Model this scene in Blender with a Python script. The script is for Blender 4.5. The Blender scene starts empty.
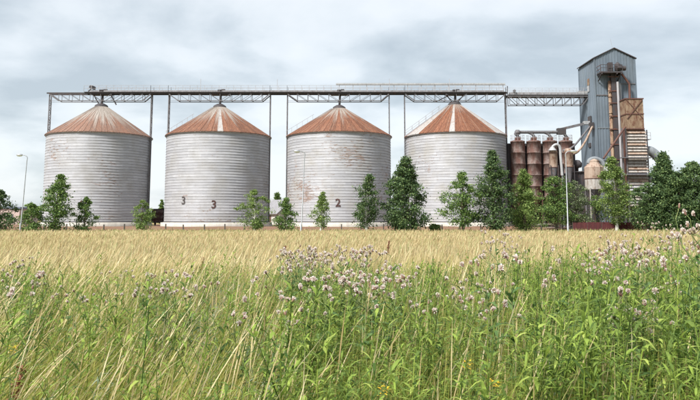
import bpy, math, random
import numpy as np
from mathutils import Vector, Matrix

# ------------------------------------------------------------------ camera, world, sun, exposure
scene = bpy.context.scene
col = scene.collection
PI = math.pi
F = 687.0                      # focal length in pixels of the 700 x 400 photograph
PX, PY = 350.0, 137.5          # principal point (the top of the frame was cropped)
HORIZON = 219.0
TH = math.atan((HORIZON - PY) / F)
EYE = 1.65

cam_d = bpy.data.cameras.new('camera')
cam = bpy.data.objects.new('camera', cam_d)
col.objects.link(cam)
cam.location = (0, 0, EYE)
cam.rotation_euler = (PI / 2 + TH, 0, 0)
cam_d.sensor_width = 36
cam_d.lens = 36 * F / 700
cam_d.shift_y = -(200 - PY) / 700
cam_d.clip_end = 8000
scene.camera = cam

SUN_EL, SUN_AZ = math.radians(48), math.radians(-136)   # azimuth from +Y, clockwise: behind the camera, left
world = bpy.data.worlds.new('World')
scene.world = world
world.use_nodes = True
wn = world.node_tree
wn.nodes.clear()


def wnode(t, **kw):
    n = wn.nodes.new(t)
    for k, v in kw.items():
        setattr(n, k, v)
    return n


def wmath(op, a, b=None, c=None):
    n = wnode('ShaderNodeMath', operation=op)
    for i, v in enumerate((a, b, c)):
        if v is None:
            continue
        if isinstance(v, (int, float)):
            n.inputs[i].default_value = v
        else:
            wn.links.new(v, n.inputs[i])
    return n.outputs[0]


def ramp_node(nodes, stops, interp='LINEAR'):
    r = nodes.new('ShaderNodeValToRGB')
    r.color_ramp.interpolation = interp
    e = r.color_ramp.elements
    while len(e) < len(stops):
        e.new(0.5)
    for i, (p, c) in enumerate(stops):
        e[i].position = p
        e[i].color = (c[0], c[1], c[2], 1)
    return r


sky = wnode('ShaderNodeTexSky', sky_type='NISHITA', sun_disc=False)
sky.sun_elevation = SUN_EL
sky.sun_rotation = SUN_AZ
sky.air_density = 1.0
sky.dust_density = 1.5
tc = wnode('ShaderNodeTexCoord')
sx = wnode('ShaderNodeSeparateXYZ')
wn.links.new(tc.outputs['Generated'], sx.inputs[0])
zz = wmath('ADD', wmath('ABSOLUTE', sx.outputs[2]), 0.26)
cx = wmath('DIVIDE', sx.outputs[0], zz)
cy = wmath('DIVIDE', sx.outputs[1], zz)
cv = wnode('ShaderNodeCombineXYZ')
wn.links.new(cx, cv.inputs[0]); wn.links.new(cy, cv.inputs[1])
mp = wnode('ShaderNodeMapping')
mp.inputs['Location'].default_value = (21, 8, 0)
wn.links.new(cv.outputs[0], mp.inputs[0])
n1 = wnode('ShaderNodeTexNoise'); n1.inputs['Scale'].default_value = 1.15
n1.inputs['Detail'].default_value = 7; n1.inputs['Roughness'].default_value = 0.5
n1.inputs['Distortion'].default_value = 0.35
wn.links.new(mp.outputs[0], n1.inputs['Vector'])
n2 = wnode('ShaderNodeTexNoise'); n2.inputs['Scale'].default_value = 3.1
n2.inputs['Detail'].default_value = 6; n2.inputs['Roughness'].default_value = 0.5
wn.links.new(mp.outputs[0], n2.inputs['Vector'])
mixn = wmath('ADD', wmath('MULTIPLY', n1.outputs['Fac'], 0.7), wmath('MULTIPLY', n2.outputs['Fac'], 0.3))
# cloud radiance (before the 0.1 background strength): grey-blue bellies to bright thin cover
cr = ramp_node(wn.nodes, [(0.38, (1.85, 2.09, 2.26)), (0.45, (2.4, 2.63, 2.79)), (0.50, (2.9, 3.09, 3.22)), (0.55, (3.15, 3.3, 3.4))])
wn.links.new(mixn, cr.inputs[0])
mx = wnode('ShaderNodeMix', data_type='RGBA')
mx.inputs['Factor'].default_value = 0.9            # thin overcast: a tenth of the blue comes through
wn.links.new(sky.outputs[0], mx.inputs['A'])
wn.links.new(cr.outputs[0], mx.inputs['B'])
bg = wnode('ShaderNodeBackground'); bg.inputs['Strength'].default_value = 0.1
wn.links.new(mx.outputs['Result'], bg.inputs['Color'])
wo = wnode('ShaderNodeOutputWorld')
wn.links.new(bg.outputs[0], wo.inputs['Surface'])

sun_d = bpy.data.lights.new('sun', 'SUN')
sun_d.energy = 2.5
sun_d.angle = math.radians(10)
sun_d.color = (1.0, 0.96, 0.9)
sun = bpy.data.objects.new('sun', sun_d)
col.objects.link(sun)
sdir = Vector((math.sin(SUN_AZ) * math.cos(SUN_EL), math.cos(SUN_AZ) * math.cos(SUN_EL), math.sin(SUN_EL)))
sun.rotation_euler = sdir.to_track_quat('Z', 'Y').to_euler()

vs = scene.view_settings
vs.view_transform = 'Standard'
vs.look = 'None'
vs.exposure = 1.55
vs.gamma = 1
vs.use_curve_mapping = False
scene.cycles.use_denoising = True
scene.cycles.max_bounces = 6
scene.cycles.diffuse_bounces = 3
scene.cycles.transmission_bounces = 4

# ------------------------------------------------------------------ helpers
random.seed(7)
rng = np.random.default_rng(7)


def ray(px, py):
    u, v = (px - PX) / F, (PY - py) / F
    return (u, math.cos(TH) - v * math.sin(TH), math.sin(TH) + v * math.cos(TH))


def W(px, py, Y):
    """point at depth Y seen at photo pixel (px, py)"""
    d = ray(px, py)
    t = Y / d[1]
    return Vector((d[0] * t, Y, EYE + d[2] * t))


ORG = {}


def tag(o, label=None, cat=None, group=None, kind=None):
    if label: o['label'] = label
    if cat: o['category'] = cat
    if group: o['group'] = group
    if kind: o['kind'] = kind
    return o


def thing(name, loc, label, cat, group=None, rotz=0, local=False):
    o = bpy.data.objects.new(name, None)
    col.objects.link(o)
    o.location = loc
    o.rotation_euler = (0, 0, rotz)
    o.empty_display_size = 0.3
    ORG[o.name] = Vector((0, 0, 0)) if local else Vector(loc)
    return tag(o, label, cat, group)


def link_obj(name, me, parent=None, mats=None):
    o = bpy.data.objects.new(name, me)
    col.objects.link(o)
    if parent is not None:
        o.parent = parent
        ORG[o.name] = ORG.get(parent.name, Vector((0, 0, 0)))
    else:
        ORG[o.name] = Vector((0, 0, 0))
    return o


class MB:
    """collects shapes in world (or thing-local) coordinates"""
    def __init__(self):
        self.v, self.f, self.s = [], [], []

    def add(self, vs_, fs, smooth=False):
        b = len(self.v)
        self.v.extend([tuple(p) for p in vs_])
        for f in fs:
            self.f.append(tuple(b + i for i in f))
            self.s.append(smooth)
        return self

    def box(self, x0, x1, y0, y1, z0, z1):
        vs_ = [(x, y, z) for z in (z0, z1) for y in (y0, y1) for x in (x0, x1)]
        return self.add(vs_, [(0, 2, 3, 1), (4, 5, 7, 6), (0, 1, 5, 4), (2, 6, 7, 3), (0, 4, 6, 2), (1, 3, 7, 5)])

    def beam(self, p0, p1, w, h=None):
        p0, p1 = Vector(p0), Vector(p1)
        h = h or w
        d = (p1 - p0).normalized()
        ref = Vector((0, 0, 1)) if abs(d.z) < 0.95 else Vector((0, 1, 0))
        s = d.cross(ref).normalized()
        u = s.cross(d).normalized()
        vs_ = []
        for p in (p0, p1):
            for a, b in ((-1, -1), (1, -1), (1, 1), (-1, 1)):
                vs_.append(p + s * (a * w / 2) + u * (b * h / 2))
        return self.add(vs_, [(3, 2, 1, 0), (4, 5, 6, 7), (0, 1, 5, 4), (1, 2, 6, 5), (2, 3, 7, 6), (3, 0, 4, 7)])

    def tube(self, pts, r, n=8, cap=True):
        pts = [Vector(p) for p in pts]
        rs = r if isinstance(r, (list, tuple)) else [r] * len(pts)
        vs_, fs = [], []
        prev = None
        for i, p in enumerate(pts):
            d = (pts[min(i + 1, len(pts) - 1)] - pts[max(i - 1, 0)]).normalized()
            if prev is None:
                ref = Vector((0, 0, 1)) if abs(d.z) < 0.9 else Vector((1, 0, 0))
                s = d.cross(ref).normalized()
            else:
                s = (prev - d * prev.dot(d)).normalized()
            prev = s
            u = d.cross(s)
            for k in range(n):
                a = 2 * PI * k / n
                vs_.append(p + (s * math.cos(a) + u * math.sin(a)) * rs[i])
        for i in range(len(pts) - 1):
            for k in range(n):
                a, b = i * n + k, i * n + (k + 1) % n
                fs.append((a, b, b + n, a + n))
        self.add(vs_, fs, True)
        if cap:
            m = len(pts) - 1
            self.add(vs_[:n], [tuple(range(n - 1, -1, -1))])
            self.add(vs_[m * n:], [tuple(range(n))])
        return self

    def lathe(self, prof, c=(0, 0, 0), n=32, smooth=True):
        c = Vector(c)
        vs_, fs = [], []
        for r, z in prof:
            for k in range(n):
                a = 2 * PI * k / n
                vs_.append((c.x + r * math.cos(a), c.y + r * math.sin(a), c.z + z))
        for i in range(len(prof) - 1):
            for k in range(n):
                a, b = i * n + k, i * n + (k + 1) % n
                fs.append((a, b, b + n, a + n))
        return self.add(vs_, fs, smooth)

    def mesh(self, name, mat, org=Vector((0, 0, 0))):
        me = bpy.data.meshes.new(name)
        me.from_pydata([(p[0] - org.x, p[1] - org.y, p[2] - org.z) for p in self.v], [], self.f)
        me.polygons.foreach_set('use_smooth', self.s)
        if mat: me.materials.append(mat)
        me.update()
        return me

    def build(self, name, mat, parent=None):
        org = ORG[parent.name] if parent is not None else Vector((0, 0, 0))
        return link_obj(name, self.mesh(name, mat, org), parent)


def np_mesh(name, V, quads=None, tris=None, mats=(), qmat=None, tmat=None, smooth=False):
    me = bpy.data.meshes.new(name)
    me.vertices.add(len(V))
    me.vertices.foreach_set('co', np.asarray(V, dtype=np.float32).ravel())
    parts, tot, mi = [], [], []
    if quads is not None and len(quads):
        parts.append(np.asarray(quads, dtype=np.int32).ravel()); tot.append(np.full(len(quads), 4, np.int32))
        mi.append(np.zeros(len(quads), np.int32) if qmat is None else np.asarray(qmat, np.int32))
    if tris is not None and len(tris):
        parts.append(np.asarray(tris, dtype=np.int32).ravel()); tot.append(np.full(len(tris), 3, np.int32))
        mi.append(np.zeros(len(tris), np.int32) if tmat is None else np.asarray(tmat, np.int32))
    loops = np.concatenate(parts); tot = np.concatenate(tot); mi = np.concatenate(mi)
    me.loops.add(len(loops))
    me.loops.foreach_set('vertex_index', loops)
    me.polygons.add(len(tot))
    st = np.zeros(len(tot), np.int32); st[1:] = np.cumsum(tot)[:-1]
    me.polygons.foreach_set('loop_start', st)
    me.polygons.foreach_set('loop_total', tot)
    me.polygons.foreach_set('material_index', mi)
    me.polygons.foreach_set('use_smooth', np.full(len(tot), smooth))
    for m in mats: me.materials.append(m)
    me.update()
    me.validate()
    return me


# ------------------------------------------------------------------ materials
class Mat:
    def __init__(self, name, rough=0.7, metal=0.0, spec=0.3):
        self.m = bpy.data.materials.new(name)
        self.m.use_nodes = True
        self.nt = self.m.node_tree
        self.b = self.nt.nodes['Principled BSDF']
        self.b.inputs['Roughness'].default_value = rough
        self.b.inputs['Metallic'].default_value = metal
        self.b.inputs['Specular IOR Level'].default_value = spec
        self._tc = None

    def node(self, t, **kw):
        n = self.nt.nodes.new(t)
        for k, v in kw.items(): setattr(n, k, v)
        return n

    def put(self, sock, v):
        if isinstance(v, (int, float)): sock.default_value = v
        elif isinstance(v, (tuple, list)):
            sock.default_value = (v[0], v[1], v[2], 1) if len(sock.default_value) == 4 else v
        else: self.nt.links.new(v, sock)

    def tc(self, which='Object'):
        if not self._tc: self._tc = self.node('ShaderNodeTexCoord')
        return self._tc.outputs[which]

    def pos(self):
        return self.node('ShaderNodeNewGeometry').outputs['Position']

    def math(self, op, a, b=None, c=None, clamp=False):
        n = self.node('ShaderNodeMath', operation=op, use_clamp=clamp)
        for i, v in enumerate((a, b, c)):
            if v is not None: self.put(n.inputs[i], v)
        return n.outputs[0]

    def mapping(self, vec, scale=(1, 1, 1), loc=None):
        n = self.node('ShaderNodeMapping')
        self.put(n.inputs[0], vec)
        self.put(n.inputs['Scale'], scale)
        if loc is not None: self.put(n.inputs['Location'], loc)
        return n.outputs[0]

    def noise(self, vec, scale=1, detail=4, rough=0.55, dist=0):
        n = self.node('ShaderNodeTexNoise')
        self.put(n.inputs['Vector'], vec)
        n.inputs['Scale'].default_value = scale
        n.inputs['Detail'].default_value = detail
        n.inputs['Roughness'].default_value = rough
        n.inputs['Distortion'].default_value = dist
        return n.outputs['Fac']

    def ramp(self, fac, stops, interp='LINEAR'):
        r = ramp_node(self.nt.nodes, stops, interp)
        self.put(r.inputs[0], fac)
        return r.outputs[0]

    def rangef(self, v, a, b, c=0.0, d=1.0):
        n = self.node('ShaderNodeMapRange')
        self.put(n.inputs[0], v)
        for i, x in enumerate((a, b, c, d)): self.put(n.inputs[i + 1], x)
        return n.outputs[0]

    def mix(self, fac, a, b, blend='MIX'):
        n = self.node('ShaderNodeMix', data_type='RGBA', blend_type=blend)
        self.put(n.inputs['Factor'], fac); self.put(n.inputs['A'], a); self.put(n.inputs['B'], b)
        return n.outputs['Result']

    def comb(self, x, y, z):
        n = self.node('ShaderNodeCombineXYZ')
        for i, v in enumerate((x, y, z)): self.put(n.inputs[i], v)
        return n.outputs[0]

    def sep(self, v):
        n = self.node('ShaderNodeSeparateXYZ'); self.put(n.inputs[0], v)
        return n.outputs

    def vadd(self, a, b):
        n = self.node('ShaderNodeVectorMath', operation='ADD')
        self.put(n.inputs[0], a); self.put(n.inputs[1], b)
        return n.outputs[0]

    def white(self, vec):
        n = self.node('ShaderNodeTexWhiteNoise', noise_dimensions='3D'); self.put(n.inputs['Vector'], vec)
        return n.outputs['Value']

    def bump(self, h, strength=0.3, dist=0.05):
        n = self.node('ShaderNodeBump')
        n.inputs['Strength'].default_value = strength
        n.inputs['Distance'].default_value = dist
        self.put(n.inputs['Height'], h)
        self.put(self.b.inputs['Normal'], n.outputs[0])

    def color(self, c):
        self.put(self.b.inputs['Base Color'], c)
        return self

    def done(self, c=None):
        if c is not None: self.color(c)
        return self.m


def worn(name, base, dirt, rust=None, amount=0.45, scale=0.8, rough=0.65, metal=0.0, streak=True):
    """painted or bare metal / masonry with stains running down and optional rust"""
    M = Mat(name, rough, metal)
    p = M.pos()
    st = M.noise(M.mapping(p, (1.6, 1.6, 0.25) if streak else (1, 1, 1)), scale * 1.5, 6, 0.62)
    c = M.mix(M.rangef(st, 0.42, 0.72), base, dirt)
    if rust:
        r = M.noise(M.vadd(M.mapping(p, (1, 1, 0.5)), (13, 5, 9)), scale * 1.3, 8, 0.68)
        c = M.mix(M.rangef(r, 0.62 - amount * 0.35, 0.74 - amount * 0.3), c,
                  M.ramp(M.noise(p, scale * 5, 4), [(0.3, [x * 0.6 for x in rust]), (0.7, rust)]))
    fine = M.noise(p, 9, 3)
    c = M.mix(1.0, c, M.ramp(fine, [(0.3, (0.86,) * 3), (0.7, (1.08,) * 3)]), 'MULTIPLY')
    M.bump(st, 0.15, 0.02)
    return M.done(c)


def silo_wall_mat(name, rust, clean_below, seed, warm=0.0):
    M = Mat(name, 0.6, 0.1, 0.3)
    o = M.tc('Object')
    x, y, z = M.sep(o)[:3]
    ang = M.math('ARCTAN2', y, x)
    row = M.math('FLOOR', M.math('DIVIDE', M.math('SUBTRACT', z, 1.15), RING))
    sh = M.math('FLOOR', M.math('ADD', M.math('MULTIPLY', ang, 24 / (2 * PI)), M.math('MULTIPLY', row, 0.5)))
    sheet = M.white(M.comb(sh, row, seed))
    rowv = M.white(M.comb(row, 3.0, seed + 5))
    uv = M.comb(M.math('MULTIPLY', ang, 9), z, seed * 7.0)
    cloudy = M.noise(uv, 0.35, 5, 0.6)
    c = M.ramp(sheet, [(0.0, (0.315, 0.32, 0.342)), (0.6, (0.345, 0.35, 0.372)), (1.0, (0.385, 0.39, 0.412))])
    c = M.mix(1.0, c, M.ramp(rowv, [(0, (0.93,) * 3), (1, (1.05,) * 3)]), 'MULTIPLY')
    c = M.mix(M.rangef(cloudy, 0.45, 0.75), c, (0.29 + warm, 0.285 + warm * 0.7, 0.28))
    fl = M.noise(M.mapping(uv, (0.6, 2.2, 1)), 2.2, 6, 0.75)
    c = M.mix(1.0, c, M.ramp(fl, [(0.3, (0.86,) * 3), (0.5, (1.0,) * 3), (0.7, (1.07,) * 3)]), 'MULTIPLY')
    # dark lines along the laps, uneven round the ring
    fr = M.math('FRACT', M.math('DIVIDE', M.math('SUBTRACT', z, 1.15), RING))
    lap = M.math('LESS_THAN', fr, 0.2)
    lapn = M.noise(M.mapping(uv, (1.1, 5.0, 1)), 0.9, 4, 0.7)
    c = M.mix(M.math('MULTIPLY', lap, M.rangef(lapn, 0.3, 0.62, 0.28, 0.7)), c, (0.17, 0.165, 0.17))
    # vertical drips
    dr = M.noise(M.mapping(uv, (2.4, 0.12, 1)), 1.0, 4, 0.6)
    c = M.mix(M.rangef(dr, 0.55, 0.8, 0, 0.3), c, (0.30, 0.28, 0.26))
    # rust blotches lying along the sheets, none on the renewed lower rings
    rn = M.noise(M.mapping(uv, (0.42, 1.0, 1)), 0.9, 9, 0.74)
    reg = M.noise(M.vadd(uv, (31, 3, 1)), 0.16, 2, 0.5)
    lim = M.math('ADD', rn, M.math('MULTIPLY', reg, 0.5))
    rf = M.rangef(lim, 0.93 - rust * 0.2, 0.985 - rust * 0.2)
    rf = M.math('MULTIPLY', rf, M.math('GREATER_THAN', z, clean_below))
    c = M.mix(M.math('MULTIPLY', rf, 0.5), c, M.ramp(M.noise(uv, 3, 4), [(0.35, (0.13, 0.07, 0.05)), (0.65, (0.27, 0.15, 0.085))]))
    # short rust dashes along the laps
    da = M.noise(M.mapping(M.vadd(uv, (5, 17, 3)), (0.9, 3.4, 1)), 1.5, 4, 0.7)
    dr_ = M.math('ADD', da, M.math('MULTIPLY', reg, 0.5))
    df = M.math('MULTIPLY', M.rangef(dr_, 0.935 - rust * 0.2, 0.965 - rust * 0.2), M.math('GREATER_THAN', z, clean_below))
    c = M.mix(M.math('MULTIPLY', df, 0.75), c, (0.17, 0.105, 0.07))
    M.put(M.b.inputs['Metallic'], M.math('MULTIPLY', M.math('SUBTRACT', 1.0, rf), 0.12))
    M.put(M.b.inputs['Roughness'], M.rangef(cloudy, 0.3, 0.7, 0.55, 0.72))
    return M.done(c)


def roof_mat(name, pale_to, seed, strength=1.0):
    """rusting roof sheet: pale galvanised towards the peak, rust streaks growing towards the eave"""
    M = Mat(name, 0.62, 0.0, 0.3)
    o = M.tc('Object')
    x, y, z = M.sep(o)[:3]
    rnd = M.node('ShaderNodeObjectInfo').outputs['Random']
    off = M.math('MULTIPLY', rnd, 90.0)
    uv = M.comb(M.math('ADD', x, off), M.math('ADD', M.math('MULTIPLY', y, 7.0), off), seed)
    s = M.noise(M.mapping(uv, (0.16, 1.0, 1)), 0.9, 5, 0.6)
    t = M.rangef(x, 0.9, 8.8)
    lim = M.math('ADD', M.math('ADD', t, M.math('MULTIPLY', M.math('SUBTRACT', s, 0.5), 1.5)), M.math('MULTIPLY', M.math('SUBTRACT', rnd, 0.5), 0.42))
    f = M.rangef(lim, pale_to - 0.2, pale_to + 0.16)
    rustc = M.ramp(M.noise(M.vadd(uv, (7, 2, 5)), 1.6, 5, 0.65),
                   [(0.3, (0.06, 0.027, 0.021)), (0.5, (0.155, 0.062, 0.034)), (0.7, (0.27, 0.125, 0.066))])
    rustc = M.mix(1.0, rustc, M.ramp(rnd, [(0, (0.78,) * 3), (1, (1.2,) * 3)]), 'MULTIPLY')
    pale = M.ramp(M.noise(uv, 1.1, 4), [(0.3, (0.225, 0.195, 0.168)), (0.7, (0.35, 0.315, 0.285))])
    c = M.mix(M.math('MULTIPLY', f, strength), pale, rustc)
    # bare light drip lines next to the eave
    d = M.noise(M.mapping(M.vadd(uv, (3, 9, 2)), (0.1, 1.6, 1)), 1.2, 3, 0.5)
    c = M.mix(M.math('MULTIPLY', M.rangef(d, 0.58, 0.72), M.rangef(t, 0.25, 0.6, 0, 0.6)), c, (0.36, 0.27, 0.20))
    return M.done(c)


def leaf_mat(name, stops, trans=0.35, patch=None, rough=0.6):
    M = Mat(name, rough, 0, 0.25)
    isl = M.node('ShaderNodeNewGeometry').outputs['Random Per Island']
    c = M.ramp(isl, stops)
    if patch:
        n = M.noise(M.mapping(M.pos(), (1, 1, 0.3)), patch[0], 4, 0.6)
        c = M.mix(M.rangef(n, patch[2], patch[3]), c, M.mix(1.0, c, patch[1], 'MULTIPLY'))
    M.color(c)
    tr = M.node('ShaderNodeBsdfTranslucent')
    M.put(tr.inputs['Color'], c)
    ms = M.node('ShaderNodeMixShader')
    ms.inputs[0].default_value = trans
    M.nt.links.new(M.b.outputs[0], ms.inputs[1])
    M.nt.links.new(tr.outputs[0], ms.inputs[2])
    M.nt.links.new(ms.outputs[0], M.nt.nodes['Material Output'].inputs['Surface'])
    return M.m


RING = 0.4538
NR = 32
PLINTH = 1.15
EAVE = PLINTH + RING * NR          # 15.67
D = 119.0

m_concrete = worn('concrete', (0.52, 0.50, 0.45), (0.38, 0.36, 0.32), None, scale=0.6, rough=0.9)
m_darksteel = worn('dark steel', (0.06, 0.054, 0.058), (0.042, 0.04, 0.042), (0.10, 0.055, 0.045), 0.25, 1.5, 0.7)
m_steel = worn('galvanised steel', (0.42, 0.42, 0.44), (0.28, 0.27, 0.27), (0.2, 0.12, 0.09), 0.1, 1.5, 0.5, 0.3)
m_midsteel = worn('weathered steel', (0.15, 0.148, 0.158), (0.09, 0.085, 0.09), (0.13, 0.075, 0.06), 0.2, 1.8, 0.6, 0.1)
m_rail = worn('grey rail', (0.36, 0.36, 0.38), (0.26, 0.25, 0.25), None, scale=1.0, rough=0.6)
m_brownsteel = worn('brown steel', (0.115, 0.058, 0.048), (0.07, 0.042, 0.04), (0.16, 0.07, 0.045), 0.4, 1.5, 0.75)
m_rusttank = worn('rusty tank', (0.19, 0.105, 0.088), (0.085, 0.055, 0.05), (0.34, 0.27, 0.25), 0.5, 0.9, 0.75)
m_rustpale = worn('rusty pale metal', (0.36, 0.28, 0.225), (0.24, 0.165, 0.125), (0.19, 0.10, 0.062), 0.35, 1.4, 0.7)
m_rusthood = worn('rusty hood', (0.26, 0.19, 0.13), (0.14, 0.08, 0.052), (0.15, 0.07, 0.045), 0.42, 1.3, 0.75)
m_slat = worn('weathered slat', (0.38, 0.36, 0.34), (0.22, 0.18, 0.15), (0.19, 0.10, 0.065), 0.22, 1.6, 0.75)
m_duct = worn('grey duct', (0.22, 0.24, 0.26), (0.15, 0.16, 0.17), None, scale=1.0, rough=0.55)
m_pipe = worn('pale pipe', (0.42, 0.43, 0.44), (0.30, 0.30, 0.31), None, scale=1.2, rough=0.45, metal=0.2)
m_black = worn('black opening', (0.02, 0.02, 0.022), (0.012, 0.012, 0.012), None, rough=0.8)
m_lamp = worn('lamp grey', (0.34, 0.36, 0.38), (0.28, 0.29, 0.31), None, scale=2, rough=0.5, metal=0.2)
m_lampglass = Mat('lamp glass', 0.2, 0, 0.5).done((0.8, 0.8, 0.78))
m_redfence = worn('maroon fence', (0.105, 0.028, 0.032), (0.065, 0.022, 0.024), (0.13, 0.05, 0.035), 0.15, 1.2, 0.7)
m_post = worn('fence post', (0.09, 0.075, 0.065), (0.05, 0.045, 0.04), None, scale=3, rough=0.9)
m_paint_dark = worn('dark paint', (0.06, 0.05, 0.05), (0.10, 0.09, 0.09), None, scale=3)
m_paint_red = worn('brown paint', (0.06, 0.026, 0.024), (0.12, 0.075, 0.07), None, scale=3)
m_bark = worn('bark', (0.13, 0.10, 0.075), (0.07, 0.055, 0.045), None, scale=4, rough=0.95)
m_birch = worn('birch bark', (0.62, 0.60, 0.56), (0.30, 0.28, 0.26), None, scale=6, rough=0.9, streak=False)
m_wood = worn('old timber', (0.26, 0.19, 0.14), (0.14, 0.09, 0.07), None, scale=2, rough=0.9)
m_glass = Mat('window glass', 0.12, 0, 0.6).done((0.05, 0.06, 0.07))


def tower_mat():
    M = Mat('blue grey sheeting', 0.55, 0.15, 0.35)
    p = M.pos()
    st = M.noise(M.mapping(p, (1.4, 1.4, 0.12)), 0.9, 6, 0.6)
    c = M.ramp(st, [(0.3, (0.11, 0.142, 0.175)), (0.55, (0.145, 0.18, 0.218)), (0.8, (0.115, 0.135, 0.155))])
    big = M.noise(p, 0.22, 4)
    c = M.mix(1.0, c, M.ramp(big, [(0.3, (0.82,) * 3), (0.7, (1.12,) * 3)]), 'MULTIPLY')
    return M.done(c)


m_tower = tower_mat()


def ground_mat():
    M = Mat('field soil and thatch', 0.95, 0, 0.1)
    p = M.pos()
    n = M.noise(p, 0.6, 6, 0.65)
    f = M.noise(p, 14, 4, 0.7)
    c = M.ramp(n, [(0.3, (0.20, 0.17, 0.075)), (0.55, (0.29, 0.235, 0.11)), (0.75, (0.16, 0.17, 0.06))])
    c = M.mix(1.0, c, M.ramp(f, [(0.3, (0.6,) * 3), (0.7, (1.15,) * 3)]), 'MULTIPLY')
    M.bump(f, 0.6, 0.05)
    return M.done(c)


def earth_mat():
    M = Mat('red brown earth', 0.95, 0, 0.1)
    p = M.pos()
    n = M.noise(M.mapping(p, (0.5, 1, 1)), 0.7, 7, 0.7)
    f = M.noise(p, 6, 5, 0.7)
    c = M.ramp(n, [(0.3, (0.17, 0.095, 0.065)), (0.52, (0.235, 0.14, 0.095)), (0.62, (0.20, 0.155, 0.085)), (0.75, (0.12, 0.125, 0.05))])
    c = M.mix(1.0, c, M.ramp(f, [(0.3, (0.7,) * 3), (0.7, (1.15,) * 3)]), 'MULTIPLY')
    M.bump(f, 0.8, 0.1)
    return M.done(c)


m_ground = ground_mat()
m_earth = earth_mat()
m_verge = worn('mown verge', (0.13, 0.15, 0.055), (0.22, 0.19, 0.09), None, scale=0.6, rough=0.95, streak=False)

# ------------------------------------------------------------------ setting
def struct(name, mb, mat):
    return tag(mb.build(name, mat), kind='structure')


g = MB()
g.add([(-3000, -300, 0), (3000, -300, 0), (3000, 5000, 0), (-3000, 5000, 0)], [(0, 1, 2, 3)])
struct('ground', g, m_ground)
g = MB()
g.add([(-140, 60, .004), (140, 60, .004), (140, 98, .004), (-140, 98, .004)], [(0, 1, 2, 3)])
struct('grass_verge', g, m_verge)
# low bank of bare red-brown earth that carries the silos
g = MB()
xs = [-160 + 2.0 * i for i in range(0, 111)]
prof = [(97.6, 0.0), (99.0, 0.16), (100.6, 0.33), (102.0, 0.43), (104.0, 0.46), (160.0, 0.47)]
vs_, fs = [], []
for i, x in enumerate(xs):
    k = 1.0 if x < 28 else max(0.12, 1 - (x - 28) / 8)
    for j, (y, z) in enumerate(prof):
        zz_ = z * k + (random.uniform(-0.05, 0.07) if 0 < j < 5 else 0)
        yy = y + (random.uniform(-0.35, 0.35) if j < 5 else 0)
        vs_.append((x, yy, zz_ if j else -0.05))
n = len(prof)
for i in range(len(xs) - 1):
    for j in range(n - 1):
        a = i * n + j
        fs.append((a, a + n, a + n + 1, a + 1))
g.add(vs_, fs, True)
struct('earth_bank', g, m_earth)

# ------------------------------------------------------------------ silos
SILO = [  # centre x, radius, apex z, rust, clean_below, roof pale_to, ladder side
    (-43.6, 8.62, 21.75, 0.12, 0.0, 0.56, 0, 'first'),
    (-22.85, 8.85, 21.65, 0.12, 0.0, 0.43, 1, 'second'),
    (-1.9, 8.95, 21.45, 0.38, 4.1, 0.32, 1, 'third'),
    (18.35, 8.62, 22.1, 0.36, 4.6, 0.12, 1, 'fourth'),
]
SILO_LABEL = [
    'galvanised grain silo at the left end of the row, half rusted conical roof',
    'galvanised grain silo with two painted number threes, second from the left',
    'galvanised grain silo painted with a 2, evenly orange rusted conical roof',
    'whitish grain silo nearest the blue tower, rusty roof with bare pale panels',
]
# wall: every ring a bowed sheet lapping over the ring below
prof = []
for r in range(NR):
    z0 = PLINTH + r * RING
    for t, dr in ((0.0, -0.02), (0.03, 0.036), (0.15, 0.034), (0.2, 0.006), (0.6, -0.006), (0.95, 0.01)):
        prof.append((9.0 + dr, z0 + t * RING))
prof += [(9.03, EAVE), (8.7, EAVE + 0.02)]
wall_mb = MB().lathe(prof, n=80)

NP = 60


def text_mesh(ch, size, R, ang, z, mat):
    cu = bpy.data.curves.new('digit', 'FONT')
    cu.body = ch; cu.size = size; cu.align_x = 'CENTER'; cu.offset = 0.018 * size
    cu.resolution_u = 3
    o = bpy.data.objects.new('digit', cu)
    col.objects.link(o)
    dg = bpy.context.evaluated_depsgraph_get()
    me = bpy.data.meshes.new_from_object(o.evaluated_get(dg))
    bpy.data.objects.remove(o)
    for v in me.vertices:
        a = ang + v.co.x / R
        zc = z + v.co.y
        v.co = (R * math.cos(a), R * math.sin(a), zc)
    me.materials.clear(); me.materials.append(mat)
    return me


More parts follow.
